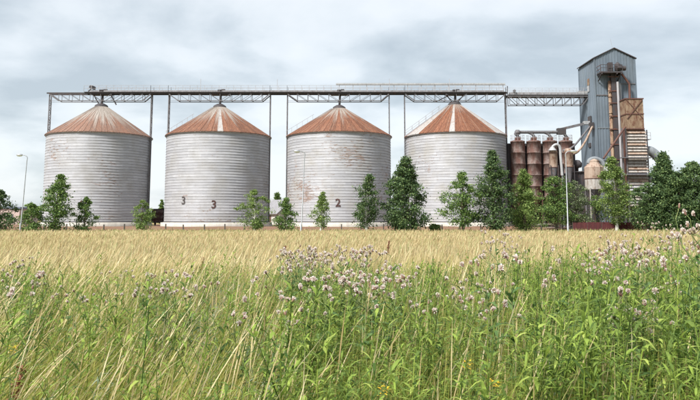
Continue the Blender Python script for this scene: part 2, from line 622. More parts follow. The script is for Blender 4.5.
m_roof_bare = worn('bare roof sheet', (0.39, 0.375, 0.365), (0.30, 0.265, 0.24), (0.24, 0.115, 0.065), 0.16, 1.4, 0.55, 0.1)
for si, (cx_, R, apex, rust, clean, pale, ladder, _) in enumerate(SILO):
    s = thing('grain_silo', (cx_, D, 0), SILO_LABEL[si], 'silo', 'row of four big grain silos', local=True)
    k = R / 9.0
    wmb = MB(); wmb.v = [(x * k, y * k, z) for x, y, z in wall_mb.v]; wmb.f = wall_mb.f; wmb.s = wall_mb.s
    wmb.build('wall', silo_wall_mat('silo wall %d' % si, rust, clean, 3.0 + si * 4.7, 0.02 if si > 1 else 0.0), s)
    MB().lathe([(R + 0.55, 0.2), (R + 0.55, PLINTH - 0.12), (R + 0.5, PLINTH - 0.08), (R - 0.3, PLINTH - 0.03)], n=96).build('foundation', m_concrete, s)
    MB().lathe([(R + 0.09, PLINTH - 0.06), (R + 0.09, PLINTH + 0.1), (R + 0.02, PLINTH + 0.12)], n=96).build('base_angle', m_darksteel, s)
    MB().lathe([(R + 0.02, EAVE - 0.1), (R + 0.2, EAVE - 0.06), (R + 0.2, EAVE + 0.03), (R - 0.05, EAVE + 0.06)], n=96).build('eave_ring', m_steel, s)
    # roof: cone deck with separate seamed sheets on it
    zr = EAVE + 0.06
    roof = MB().lathe([(R + 0.05, zr), (0.8, apex - 0.55)], n=60).build('roof', m_midsteel, s)
    pm = MB()
    d = PI / NP
    r0, r1 = 0.85, R + 0.28
    slope = (apex - 0.5 - zr) / (r1 - r0)
    ring_ = []
    for rr in (r0, 0.5 * (r0 + r1), r1):
        z = zr + (r1 - rr) * slope + 0.05
        e = min(0.06 / rr, d * 0.4)
        for a, dz in ((-d, 0.0), (-d, 0.05), (-d + e, 0.05), (-d + e * 1.3, 0.0), (d, 0.0)):
            ring_.append((rr * math.cos(a), rr * math.sin(a), z + dz))
    ff = []
    for i in (0, 5):
        for j in range(4):
            ff.append((i + j, i + j + 5, i + j + 6, i + j + 1))
    pm.add(ring_, ff)
    pm.add([ring_[10], ring_[14], (ring_[14][0], ring_[14][1], ring_[14][2] - 0.08), (ring_[10][0], ring_[10][1], ring_[10][2] - 0.08)], [(0, 3, 2, 1)])
    rm = roof_mat('roof rust %d' % si, pale, 5.0 * si + 1.3, [0.8, 0.95, 0.97, 1.0][si])
    mesh_r = pm.mesh('roof_panel', rm)
    mesh_b = pm.mesh('roof_panel', m_roof_bare)
    # bare sheets counted from the one facing the camera (towards -y)
    bare = {0: [], 1: [2], 2: [], 3: [-2, -12, -11, -10, -9, 7, 8, 9, 10]}[si]
    for q in range(NP):
        o = link_obj('roof_panel', mesh_b if (q if q <= NP // 2 else q - NP) in bare else mesh_r, roof)
        o.rotation_euler = (0, 0, -PI / 2 + 2 * PI * q / NP)
    MB().lathe([(1.15, apex - 0.68), (1.12, apex - 0.4), (0.95, apex - 0.25), (0.5, apex), (0.02, apex + 0.05)], n=24).build('roof_cap', m_darksteel, s)
    if ladder:
        # sloping roof ladder on the left flank, with hand rail
        az = PI + (0.12 if si == 3 else 0.05)
        rad = Vector((math.cos(az), math.sin(az), 0)); tan = Vector((-math.sin(az), math.cos(az), 0))
        lm = MB()

        def rp(r_, off, h):
            return rad * r_ + tan * off + Vector((0, 0, zr + (r1 - r_) * slope + 0.1 + h))
        for off in (-0.28, 0.28):
            lm.beam(rp(R + 0.3, off, 0.1), rp(1.3, off, 0.1), 0.07)
        for i in range(22):
            r_ = R - i * 0.34
            lm.beam(rp(r_, -0.28, 0.1), rp(r_, 0.28, 0.1), 0.04)
        lo = lm.build('roof_ladder', m_steel, s)
        hm = MB()
        for off in ((-0.28, 0.28) if si == 3 else (0.28,)):
            top = 2.6 if si == 3 else 4.4
            hm.beam(rp(R + 0.3, off, 0.95), rp(top, off, 0.95), 0.05)
            if si == 3: hm.beam(rp(R + 0.3, off, 0.5), rp(top, off, 0.5), 0.04)
            for i in range(6):
                r_ = R + 0.2 - i * (R - top) / 5
                hm.beam(rp(r_, off, 0.1), rp(r_, off, 0.97), 0.05)
        hm.build('hand_rail', m_rail, lo)
    # painted numbers
    def digit(ch, px, py, mat, hpx=7.6):
        p = W(px, py, D - R)
        a = math.atan2(-math.sqrt(max(R * R - (p.x - cx_) ** 2, 0.01)), p.x - cx_)
        yd = D + R * math.sin(a)
        p = W(px, py, yd)
        a = math.atan2(-math.sqrt(max(R * R - (p.x - cx_) ** 2, 0.01)), p.x - cx_)
        sz = hpx * yd / F / 0.69
        o = link_obj('painted_digit', text_mesh(ch, sz, R + 0.062, a, p.z - hpx * 0.5 * yd / F, mat), s)
        return o
    if si == 0: digit('4', 80.3, 203.6, m_paint_red, 6.5)
    if si == 1:
        digit('3', 183.5, 200.3, m_paint_dark)
        digit('3', 213.8, 204.2, m_paint_red)
    if si == 2: digit('2', 338.0, 202.6, m_paint_red)

# ------------------------------------------------------------------ conveyor bridge over the silos
ZT = 23.56      # dark top chord
ZB = 22.15
br = thing('conveyor_bridge', (-52.7, D, 0), 'long steel conveyor bridge with railing running above all four silos', 'conveyor')
pairs = [(49.8, 151.6), (169.0, 270.3), (287.4, 389.2), (404.6, 505.6)]
PXX = [(W(a, 110, D).x, W(b, 110, D).x) for a, b in pairs]
for a, b in PXX:
    for x in (a, b):
        # laced column: two channels a metre apart in depth with lacing bars
        pm = MB()
        for dy in (-0.36, 0.36):
            pm.beam((x, D + dy, 0.4), (x, D + dy, ZT - 0.1), 0.16, 0.13)
        z = 0.6
        sgn = 1
        while z < ZT - 1.6:
            pm.beam((x, D - 0.36 * sgn, z), (x, D + 0.36 * sgn, z + 0.85), 0.06)
            pm.beam((x - 0.07, D - 0.36, z), (x - 0.07, D + 0.36, z), 0.07)
            z += 0.85; sgn = -sgn
        pm.build('support_post', m_midsteel, br)
        MB().box(x - 0.5, x + 0.5, D - 1.1, D + 1.1, 0.3, 0.75).build('footing', m_concrete, br)
for a, b in PXX:
    for dy in (-0.7, 0.7):
        tm = MB()
        y = D + dy
        L = b - a
        x0, x1 = a + 1.75, b - 1.45
        tm.beam((x0, y, ZB), (x1, y, ZB), 0.13)
        tm.beam((a, y, ZB - 0.02), (x0, y, ZB - 0.02), 0.035); tm.beam((x1, y, ZB - 0.02), (b, y, ZB - 0.02), 0.035)
        tm.beam((a + 0.1, y, ZT - 0.25), (x0, y, ZB), 0.16)
        tm.beam((b - 0.1, y, ZT - 0.25), (x1, y, ZB), 0.16)
        nb = 8
        mid = nb / 2
        for i in range(nb + 1):
            x = x0 + (x1 - x0) * i / nb
            tm.beam((x, y, ZB), (x, y, ZT - 0.2), 0.07)
            if i < nb:
                xn = x0 + (x1 - x0) * (i + 1) / nb
                if i < mid: tm.beam((x, y, ZT - 0.2), (xn, y, ZB), 0.065)
                else: tm.beam((x, y, ZB), (xn, y, ZT - 0.2), 0.065)
        tm.build('truss', m_midsteel, br)
XL, XR = W(49.8, 93, D).x, W(505.6, 93, D).x
tm = MB()
for dy in (-0.7, 0.7):
    tm.beam((XL - 0.2, D + dy, ZT - 0.07), (XR + 0.1, D + dy, ZT - 0.04), 0.14, 0.23)
tm.build('top_chord', m_darksteel, br)
xd0 = W(86, 90, D).x
MB().box(xd0, XR, D - 0.95, D + 0.95, ZT + 0.085, ZT + 0.15).build('walkway', m_midsteel, br)
cm = MB()
cm.box(W(91, 90, D).x, XR - 0.4, D - 0.35, D + 0.35, ZT + 0.15, ZT + 0.5)
cm.build('conveyor_trough', m_rail, br)


def railing(x0, x1, y, z0, parent, mat, step=1.25, h=1.15, th=0.05):
    r = MB()
    for hh in (h, h * 0.55):
        r.beam((x0, y, z0 + hh), (x1, y, z0 + hh), th)
    nn = max(1, int(round((x1 - x0) / step)))
    for i in range(nn + 1):
        x = x0 + (x1 - x0) * i / nn
        r.beam((x, y, z0), (x, y, z0 + h), th * 1.05)
    return r.build('hand_rail', mat, parent)


edges = [xd0, PXX[0][1], PXX[1][0], PXX[1][1], PXX[2][0], PXX[2][1], PXX[3][0], PXX[3][1]]
for a, b in zip(edges[:-1], edges[1:]):
    for dy in (-0.93, 0.93):
        railing(a, b, D + dy, ZT + 0.1, br, m_rail)
# second, upper conveyor tube that starts over the third silo
um = MB()
ux0, ux1 = W(336, 83, D).x, W(505, 84, D).x
um.box(ux0, ux1, D - 0.25, D + 0.3, ZT + 1.55, ZT + 1.8)
um.build('upper_trough', m_pipe, br)
xx = ux0 + 0.6
while xx < ux1:
    MB().beam((xx, D, ZT + 0.5), (xx, D, ZT + 1.55), 0.09).build('trough_support', m_rail, br)
    xx += 2.4
# drives and drop spouts over each peak
for si, (cx_, R, apex, *_r) in enumerate(SILO):
    dm = MB()
    dm.box(cx_ - 1.5, cx_ + 1.7, D - 0.6, D + 0.6, ZT - 0.34, ZT + 0.12)
    dm.box(cx_ - 0.35, cx_ + 0.35, D - 0.4, D + 0.4, ZT + 0.12, ZT + 0.62)
    dm.tube([(cx_ + 0.3, D, ZT + 0.62), (cx_ + 0.9, D, ZT + 0.62)], 0.16, 10)
    dm.build('drive_unit', m_darksteel, br)
    sp = MB().tube([(cx_ + 0.15, D, ZT - 0.3), (cx_ + 0.05, D, apex)], 0.2, 10)
    if si in (0, 3):
        sp.beam((cx_ + 1.6, D, ZT - 0.3), (cx_ + (2.6 if si == 0 else 0.6), D, apex - (0.2 if si == 0 else 0.0)), 0.18)
        sp.beam((cx_ - 1.4, D, ZT - 0.3), (cx_ - 0.5, D, apex), 0.16)
    if si == 3:
        sp.beam((cx_ - 3.4, D, ZB - 0.1), (cx_ - 0.8, D, ZT - 0.3), 0.14)
    sp.build('drop_spout', m_darksteel, br)
MB().tube([W(92, 87.5, D) - Vector((0, .6, 0)), W(93, 87.5, D) + Vector((0, .6, 0))], 0.32, 12).build('tail_pulley', m_darksteel, br)
MB().beam(W(88.3, 91.5, D), W(92.5, 87.8, D), 0.16).build('pulley_arm', m_darksteel, br)
for px, top in ((448.5, 80.0), (389, 79.8), (202, 80.0), (278, 80.2)):
    p = W(px, top, D)
    MB().beam((p.x, D - 0.93, ZT + 0.1), (p.x, D - 0.93, p.z), 0.06).build('mast', m_rail, br)

# lower bridge from the fourth silo to the tower
lb = thing('conveyor_bridge', (28, D, 0), 'short lower conveyor bridge between the last silo and the blue tower', 'conveyor')
xa, xb = W(505.6, 100, D).x + 0.25, W(590.5, 96, D).x
Z2, Z2B = W(540, 96.6, D).z, W(540, 105.2, D).z
for dy in (-0.7, 0.7):
    tm = MB()
    y = D + dy
    tm.beam((xa, y, Z2), (xb - 0.3, y, Z2), 0.15, 0.32)
    tm.beam((xa + 0.3, y, Z2B), (xb - 1.6, y, Z2B), 0.12)
    tm.beam((xb - 1.6, y, Z2B), (xb - 0.5, y, Z2 - 0.1), 0.14)
    nb = 8
    for i in range(nb + 1):
        x = xa + 0.3 + (xb - 1.9 - xa) * i / nb
        tm.beam((x, y, Z2B), (x, y, Z2), 0.085)
        if i < nb:
            xn = xa + 0.3 + (xb - 1.9 - xa) * (i + 1) / nb
            if i < 4: tm.beam((x, y, Z2), (xn, y, Z2B), 0.085)
            else: tm.beam((x, y, Z2B), (xn, y, Z2), 0.085)
    tm.build('truss', m_midsteel, lb)
MB().box(xa, xb - 0.3, D - 0.9, D + 0.9, Z2 + 0.165, Z2 + 0.22).build('walkway', m_midsteel, lb)
MB().box(xa + 0.4, xb - 2.3, D - 0.35, D + 0.35, Z2 + 0.22, Z2 + 0.72).build('conveyor_trough', m_rail, lb)
MB().box(xb - 2.3, xb - 0.02, D - 0.6, D + 0.6, Z2 + 0.22, Z2 + 0.85).build('conveyor_hood', m_pipe, lb)
for dy in (-0.88, 0.88): railing(xa, xb - 0.3, D + dy, Z2 + 0.18, lb, m_rail, 1.2, 1.15, 0.045)
MB().tube([W(514.5, 91.0, D - 0.8), W(514.5, 91.0, D + 0.8)], 0.26, 12).build('tail_pulley', m_darksteel, lb)
xbr = W(505.6, 100, D).x
pm = MB()
for dy in (-0.65, 0.65): pm.beam((xbr + 0.24, D + dy, ZT - 2.4), (xbr + 0.24, D + dy, ZT + 1.2), 0.12)
pm.build('support_bracket', m_darksteel, lb)

# ------------------------------------------------------------------ blue-grey elevator tower
YF, YB = 114.6, 122.4
tl, tr_ = W(594, 58.5, YF), W(634.3, 58.0, YF)
pk = W(613.5, 48.9, YF)
x0, x1, ze, zp = tl.x, tr_.x, tl.z, pk.z
xm = (x0 + x1) / 2
tw = thing('elevator_tower', (xm, (YF + YB) / 2, 0), 'tall blue-grey metal elevator tower with gabled roof at the end of the bridge', 'tower')


def ribbed(p0, p1, z0, ztop, step=0.5, depth=0.05):
    """trapezoid sheeting between two ground points, ztop(t) height"""
    p0, p1 = Vector(p0), Vector(p1)
    L = (p1 - p0).length
    d = (p1 - p0) / L
    nrm = Vector((d.y, -d.x, 0))
    ts = []
    x = 0
    while x < L:
        for q, o in ((0, 0), (0.55, 0), (0.62, 1), (0.93, 1)):
            if x + q * step < L: ts.append((x + q * step, o * depth))
        x += step
    ts.append((L, 0))
    m = MB()
    vs_, fs = [], []
    for t, o in ts:
        b = p0 + d * t + nrm * o
        vs_ += [(b.x, b.y, z0), (b.x, b.y, ztop(t / L))]
    for i in range(len(ts) - 1):
        fs.append((2 * i, 2 * i + 2, 2 * i + 3, 2 * i + 1))
    return m.add(vs_, fs)


gab = lambda t: ze + (zp - ze) * (1 - abs(2 * t - 1))
ribbed((x0, YF, 0), (x1, YF, 0), 0.05, gab).build('wall_panel', m_tower, tw)
ribbed((x1, YB, 0), (x0, YB, 0), 0.05, gab).build('wall_panel', m_tower, tw)
ribbed((x0, YB, 0), (x0, YF, 0), 0.05, lambda t: ze).build('wall_panel', m_tower, tw)
ribbed((x1, YF, 0), (x1, YB, 0), 0.05, lambda t: ze).build('wall_panel', m_tower, tw)
rf = MB()
for sgn, xe in ((-1, x0 - 0.3), (1, x1 + 0.3)):
    zz1 = ze - 0.3 * (zp - ze) / (xm - x0)
    a = [(xm, YF - 0.25, zp + 0.05), (xm, YB + 0.25, zp + 0.05), (xe, YB + 0.25, zz1 + 0.05), (xe, YF - 0.25, zz1 + 0.05)]
    b = [(p[0], p[1], p[2] + 0.16) for p in a]
    rf.add(a + b, [(0, 1, 2, 3), (7, 6, 5, 4), (0, 4, 5, 1), (1, 5, 6, 2), (2, 6, 7, 3), (3, 7, 4, 0)])
rf.build('roof', m_darksteel, tw)
for x, y in ((x0 - 0.03, YF - 0.07), (x1 + 0.03, YF - 0.07), (x0 - 0.03, YB + 0.07)):
    MB().box(x - 0.09, x + 0.09, y - 0.05, y + 0.05, 0.1, ze - 0.1).build('corner_trim', m_tower, tw)
zb = W(600, 95.2, YF).z
MB().box(x0 + 0.1, W(608.5, 95, YF).x, YF - 0.13, YF - 0.06, zb - 0.08, zb + 0.08).build('sheet_joint', m_midsteel, tw)
zb2 = W(626, 83.8, YF).z
MB().box(W(618, 84, YF).x, x1 - 0.1, YF - 0.13, YF - 0.06, zb2 - 0.07, zb2 + 0.07).build('sheet_joint', m_midsteel, tw)
for zj in (W(600, 128, YF).z, W(600, 160, YF).z):
    MB().box(x0 + 0.1, x1 - 0.1, YF - 0.1, YF - 0.055, zj - 0.05, zj + 0.05).build('sheet_joint', m_duct, tw)
# elevator legs and pipes on the front
pz = W(611, 72.3, YF - 1.8).z
lx0, lx1 = W(612.3, 100, YF - 0.9).x, W(616.7, 100, YF - 0.9).x
MB().box(lx0, lx1, YF - 0.95, YF - 0.12, 0.1, pz).build('elevator_leg', m_darksteel, tw)
lx2, lx3 = W(618.6, 110, YF - 0.6).x, W(622, 110, YF - 0.6).x
MB().box(lx2, lx3, YF - 0.7, YF - 0.12, 0.1, W(620, 84, YF).z).build('elevator_leg', m_duct, tw)
rp_ = MB()
px_ = W(610.3, 100, YF - 0.7).x
z = W(611, 81, YF - 0.7).z
while z > 1:
    rp_.lathe([(0.02, z), (0.26, z), (0.26, z - 2.55), (0.31, z - 2.56), (0.31, z - 2.8), (0.02, z - 2.8)], (px_, YF - 0.6, 0), 10)
    z -= 2.8
rp_.build('rusty_pipe', m_rusthood, tw)
gx = W(617.7, 100, YF - 0.8).x
MB().tube([(gx, YF - 1.1, W(617, 82, YF - 1).z), (gx, YF - 1.1, 1.0)], 0.2, 10).build('grey_pipe', m_rail, tw)
for py in (78, 92, 104, 117, 130, 145, 160):
    zc = W(612, py, YF).z
    MB().box(px_ - 0.4, gx + 0.3, YF - 0.05 - 1.0, YF - 0.06 - 0.9, zc - 0.08, zc + 0.08).build('pipe_clamp', m_brownsteel, tw)
# platform near the top
qx0, qx1 = W(600.8, 72, YF - 2).x, W(622.6, 72, YF - 2).x
pf = MB().box(qx0, qx1, YF - 2.0, YF - 0.1, pz - 0.1, pz + 0.12)
for x in (qx0 + 0.2, xm - 0.4, qx1 - 0.2):
    pf.beam((x, YF - 1.9, pz - 0.1), (x, YF - 0.15, pz - 1.2), 0.14)
    pf.beam((x, YF - 2.0, pz - 0.2), (x, YF - 0.1, pz - 0.2), 0.18, 0.25)
pfo = pf.build('platform', m_darksteel, tw)
railing(qx0, qx1, YF - 1.97, pz + 0.12, pfo, m_darksteel, 0.9, 1.15, 0.07)
rr = MB()
for x in (qx0, qx1):
    for hh in (0.6, 1.2): rr.beam((x, YF - 1.97, pz + hh), (x, YF - 0.1, pz + hh), 0.07)
rr.build('hand_rail', m_brownsteel, pfo)
eq = MB()
eq.tube([(xm - 0.4, YF - 1.5, pz + 0.75), (xm + 1.2, YF - 1.5, pz + 0.75)], 0.42, 12)
eq.box(xm - 1.6, xm - 0.9, YF - 1.6, YF - 0.8, pz + 0.12, pz + 1.75)
eq.lathe([(0.02, pz + 0.5), (0.5, pz + 0.5), (0.5, pz + 1.5), (0.1, pz + 1.95), (0.02, pz + 1.95)], (xm + 0.15, YF - 0.9, 0), 12)
eq.build('elevator_head', m_darksteel, tw)
ch = MB()
ch.tube([W(620.5, 72.5, YF - 1.2), W(629.2, 83.6, YF - 0.9), W(629.8, 99, YF - 1.4)], 0.19, 8)
ch.build('chute', m_brownsteel, tw)
# left face details: rusty shutter, small hatch
def on_left(pxa, pxb, pya, pyb, out, name, mat):
    # left wall plane x = x0: depth follows from the pixel column
    ya = x0 / (ray(pxa, pya)[0] / ray(pxa, pya)[1]); yb = x0 / (ray(pxb, pya)[0] / ray(pxb, pya)[1])
    za = W(pxa, pya, ya).z; zb_ = W(pxa, pyb, ya).z
    MB().box(x0 - out, x0 - 0.06, min(ya, yb), max(ya, yb), min(za, zb_), max(za, zb_)).build(name, mat, tw)
on_left(587.6, 589.6, 79.5, 86.0, 0.1, 'shutter', m_rusthood)
on_left(587.6, 589.6, 86.5, 92.5, 0.11, 'wall_vent', m_pipe)
on_left(589.0, 591.8, 117.0, 122.5, 0.25, 'hatch', m_darksteel)
on_left(589.2, 591.5, 143.5, 147.5, 0.2, 'hatch', m_darksteel)
MB().beam((xm, YF + 0.5, zp + 0.2), (xm - 0.3, YF + 0.5, zp + 1.9), 0.03).build('lightning_rod', m_rail, tw)
MB().box(x0 - 0.25, x1 + 0.25, YF - 0.3, YB + 0.3, -0.1, 0.35).build('plinth', m_concrete, tw)

# ------------------------------------------------------------------ grain dryer in front of the tower
YD = 111.0
dr = thing('grain_dryer', (W(636, 200, YD).x, YD + 1.5, 0), 'rusty grain dryer of louvred slats below a brown cross-braced hood', 'grain dryer')
hx0, hx1 = W(626.3, 115, YD).x, W(643.6, 115, YD).x
hz0, hz1 = W(635, 129.5, YD).z, W(635, 98.5, YD).z
MB().box(hx0, hx1, YD, YD + 2.6, hz0, hz1 - 0.1).build('hood', m_rusthood, dr)
hr = MB()
MB().box(hx0 - 0.12, hx1 + 0.12, YD - 0.1, YD + 2.7, hz1 - 0.12, hz1 + 0.06).build('hood_cap', m_brownsteel, dr)
zmid = (hz0 + hz1) / 2
for z in (hz0 + 0.1, zmid):
    hr = MB()
    hr.box(hx0 - 0.06, hx1 + 0.06, YD - 0.09, YD - 0.004, z - 0.09, z + 0.09)
    hr.box(hx0 - 0.08, hx0 - 0.004, YD, YD + 2.6, z - 0.09, z + 0.09)
    hr.build('hood_rim', m_brownsteel, dr)
xm_ = (hx0 + hx1) / 2
xb_ = MB()
xb_.beam((hx0 + 0.1, YD - 0.05, hz1 - 0.2), (hx1 - 0.1, YD - 0.05, zmid - 0.8), 0.11)
xb_.beam((hx1 - 0.1, YD - 0.07, hz1 - 0.2), (hx0 + 0.1, YD - 0.07, zmid - 0.8), 0.11)
xb_.build('cross_brace', m_brownsteel, dr)
bx0, bx1 = W(627.0, 150, YD).x, W(647.3, 150, YD).x
bz0, bz1 = W(637, 206, YD).z, hz0
MB().box(bx0 + 0.12, bx1 - 0.12, YD + 0.25, YD + 3.0, bz0, bz1).build('core', m_brownsteel, dr)
ns = 25
stp = (bz1 - 0.12 - bz0) / ns
slm = MB()
slm.add([(0, 0, 0), (bx1 - bx0, 0, 0), (bx1 - bx0, 0.24, stp * 0.82), (0, 0.24, stp * 0.82), (0, 0.03, -0.03), (bx1 - bx0, 0.03, -0.03), (bx1 - bx0, 0.27, stp * 0.79), (0, 0.27, stp * 0.79)],
        [(0, 1, 2, 3), (7, 6, 5, 4), (0, 4, 5, 1), (2, 6, 7, 3), (0, 3, 7, 4), (1, 5, 6, 2)])
sl_meshes = [slm.mesh('slat', m_) for m_ in (m_slat, m_slat, m_rustpale, m_slat, m_rail)]
random.seed(3)
oD = ORG[dr.name]
for i in range(ns):
    o = link_obj('slat', random.choice(sl_meshes), dr)
    o.location = (bx0 - oD.x + random.uniform(-0.06, 0.06), YD - oD.y - random.uniform(0, 0.05), bz0 + i * stp)
    o.rotation_euler = (random.uniform(-0.05, 0.05), random.uniform(-0.006, 0.006), 0)
for x in (bx0 - 0.14, bx0 - 0.75):
    MB().beam((x, YD - 0.12, 0.1), (x, YD - 0.12, hz0 + 0.2), 0.16).build('frame_post', m_midsteel, dr)
for x, y in ((bx0 - 0.14, YD + 3), (bx1 + 0.1, YD + 0.1), (bx1 + 0.1, YD + 3)):
    MB().beam((x, y, 0.1), (x, y, bz1 - 0.05), 0.15).build('frame_post', m_darksteel, dr)
for py, xl in ((157.6, 621.5), (174.5, 624.0)):
    z = W(637, py, YD - 0.8).z
    po = MB().box(W(xl, py, YD - 0.8).x, bx1 + 0.35, YD - 0.85, YD - 0.08, z - 0.07, z + 0.07).build('platform', m_midsteel, dr)
zr_ = W(648, 139, YD).z
railing(bx1 + 0.12, bx1 + 0.75, YD + 0.2, zr_, dr, m_rail, 0.5, 1.1, 0.05)
MB().box(bx1 + 0.1, bx1 + 0.78, YD + 0.1, YD + 1.6, zr_ - 0.06, zr_).build('platform', m_midsteel, dr)
hc = MB()
hc.lathe([(1.5, bz0), (0.35, bz0 - 2.3), (0.3, bz0 - 2.9)], ((bx0 + bx1) / 2, YD + 1.7, 0), 12)
hc.build('discharge_cone', m_darksteel, dr)
# two big bent air ducts on the right
def arc(pts, nseg=8):
    out = []
    P = [Vector(p) for p in pts]
    for i in range(len(P) - 1):
        p0 = P[max(i - 1, 0)]; p1 = P[i]; p2 = P[i + 1]; p3 = P[min(i + 2, len(P) - 1)]
        for k in range(nseg):
            t = k / nseg
            out.append(0.5 * ((2 * p1) + (p2 - p0) * t + (2 * p0 - 5 * p1 + 4 * p2 - p3) * t * t + (3 * p1 - p0 - 3 * p2 + p3) * t ** 3))
    out.append(P[-1])
    return out
MB().tube(arc([W(644, 151, YD + 1.2), W(651, 151.5, YD + 1.2), W(658.5, 158, YD + 1.2), W(667, 171, YD + 1.2), W(671, 186, YD + 1.2), W(672, 205, YD + 1.2)]), 0.78, 14).build('air_duct', m_duct, dr)
MB().tube(arc([W(642, 179.5, YD + 1.4), W(654, 179, YD + 1.4), W(661, 184, YD + 1.4), W(664, 195, YD + 1.4)]), 0.66, 14).build('air_duct', m_duct, dr)
fan = W(671, 214, YD + 1.2)
MB().lathe([(0.02, 0.1), (1.2, 0.1), (1.2, fan.z + 0.6), (0.8, fan.z + 1.2), (0.02, fan.z + 1.2)], (fan.x, YD + 1.2, 0), 16).build('fan_housing', m_duct, dr)
MB().tube([W(603.5, 158.5, YD - 1.5), W(625.3, 126.8, YD - 0.5)], 0.17, 8).build('slanting_pipe', m_brownsteel, dr)

# ------------------------------------------------------------------ four rusty bins left of the tower
YT = 117.5
bins = [(510.9, 525.2), (527.0, 541.2), (543.0, 557.6), (559.4, 573.0)]
bl = ['leftmost of the four narrow rusty bins, beside the last big silo',
      'second from left of the four narrow rusty bins',
      'third from left of the four narrow rusty bins, behind the arched pipe',
      'rightmost of the four narrow rusty bins, half hidden by a pale cyclone']
for i, (a, b) in enumerate(bins):
    c = W((a + b) / 2, 160, YT)
    R = (W(b, 160, YT).x - W(a, 160, YT).x) / 2 * 0.985
    zt = W(520, 141.5, YT).z
    zb_ = W(520, 197, YT).z
    t = thing('rusty_bin', (c.x, YT, 0), bl[i], 'bin', 'four rusty bins in a row')
    nb = 5
    for q in range(nb):
        h = (zt - zb_) / nb
        zz0 = zb_ + q * h
        MB().lathe([(R, zz0), (R, zz0 + h * 0.93), (R + 0.05, zz0 + h * 0.935), (R + 0.05, zz0 + h * 0.985), (R, zz0 + h * 0.99)], (c.x, YT, 0), 28).build('drum_section', m_rusttank, t)
    MB().lathe([(R, zt - 0.02), (R * 0.98, zt + 0.04), (0.3, zt + 0.35), (0.02, zt + 0.36)], (c.x, YT, 0), 28).build('lid', m_brownsteel, t)
    MB().lathe([(R, zb_), (0.3, zb_ - 2.0), (0.28, zb_ - 2.5)], (c.x, YT, 0), 20).build('hopper_cone', m_brownsteel, t)
    for sx_ in (-1, 1):
        for sy_ in (-1, 1):
            MB().beam((c.x + sx_ * R * 0.78, YT + sy_ * R * 0.78, 0.1), (c.x + sx_ * R * 0.78, YT + sy_ * R * 0.78, zb_ + 0.5), 0.17).build('leg', m_brownsteel, t)
    rr = MB()
    for q in range(14):
        aa = 2 * PI * q / 14
        rr.beam((c.x + R * 0.97 * math.cos(aa), YT + R * 0.97 * math.sin(aa), zt), (c.x + R * 0.97 * math.cos(aa), YT + R * 0.97 * math.sin(aa), zt + 1.05), 0.04)
    for hh in (0.55, 1.05):
        rr.tube([(c.x + R * 0.97 * math.cos(2 * PI * q / 20), YT + R * 0.97 * math.sin(2 * PI * q / 20), zt + hh) for q in range(21)], 0.022, 5)
    rr.build('hand_rail', m_rail, t)
bf = thing('gap_backing', (W(541, 200, YT).x, YT + 1.2, 0), 'dark steel frame and back wall added to darken the gaps between the four rusty bins', 'backing')  # added dark backing that blocks the sky in the gaps between the bins
for px in (509.6, 526.2, 542.2, 558.6, 574.0):
    x = W(px, 160, YT + 0.6).x
    MB().beam((x, YT + 0.9, 0.1), (x, YT + 0.9, W(520, 143, YT).z), 0.5, 0.5).build('column', m_darksteel, bf)
for py in (150, 170, 188):
    zc = W(541, py, YT + 1.5).z
    MB().box(W(509, py, YT + 1.5).x, W(574, py, YT + 1.5).x, YT + 1.45, YT + 1.65, zc - .12, zc + .12).build('girder', m_darksteel, bf)
ribbed((W(508, 215, YT + 1.9).x, YT + 1.9, 0), (W(575, 215, YT + 1.9).x, YT + 1.9, 0), 0.05, lambda t: W(541, 181, YT + 1.9).z, 0.6, 0.06).build('back_wall', m_darksteel, bf)
# distribution pipe above the bins
dp = thing('bin_filling_pipe', (W(540, 133, YT).x, YT, 0), 'thick weathered pipe with drop legs lying above the four rusty bins', 'pipe')
zpipe = W(540, 132.2, YT).z
MB().tube([(W(516, 132, YT).x, YT, zpipe), (W(562, 132, YT).x, YT, zpipe)], 0.27, 12).build('main_pipe', m_midsteel, dp)
for i, (a, b) in enumerate(bins):
    cx2 = W((a + b) / 2, 140, YT).x
    zt = W(520, 141.5, YT).z
    pts = arc([(cx2 - (1.1 if i else 0.0), YT, zpipe), (cx2 - 0.45, YT, zpipe - 0.25), (cx2, YT, zt + 0.9), (cx2, YT, zt + 0.3)], 5)
    MB().tube(pts, 0.24, 10).build('drop_leg', m_midsteel, dp)
    MB().box(cx2 - 0.45, cx2 + 0.45, YT - 0.4, YT + 0.4, zt + 0.34, zt + 0.75).build('slide_gate', m_brownsteel, dp)
e0 = W(517.5, 132.3, YT)
MB().lathe([(0.02, e0.z - 0.5), (0.45, e0.z - 0.42), (0.52, e0.z + 0.1), (0.3, e0.z + 0.42), (0.02, e0.z + 0.46)], (e0.x, YT, 0), 14).build('end_cap', m_midsteel, dp)
e1 = W(560, 131, YT)
MB().box(e1.x - 0.5, e1.x + 0.9, YT - 0.5, YT + 0.5, e1.z - 0.6, e1.z + 0.45).build('drive_unit', m_darksteel, dp)
MB().beam(W(557.5, 130.0, YT), W(588.3, 122.8, YT), 0.45, 0.42).build('sloping_conveyor', m_midsteel, dp)
MB().box(W(583.5, 122, YT).x, W(589.5, 122, YT).x, YT - 0.45, YT + 0.45, W(586, 124.6, YT).z, W(586, 121.4, YT).z).build('conveyor_head', m_pipe, dp)
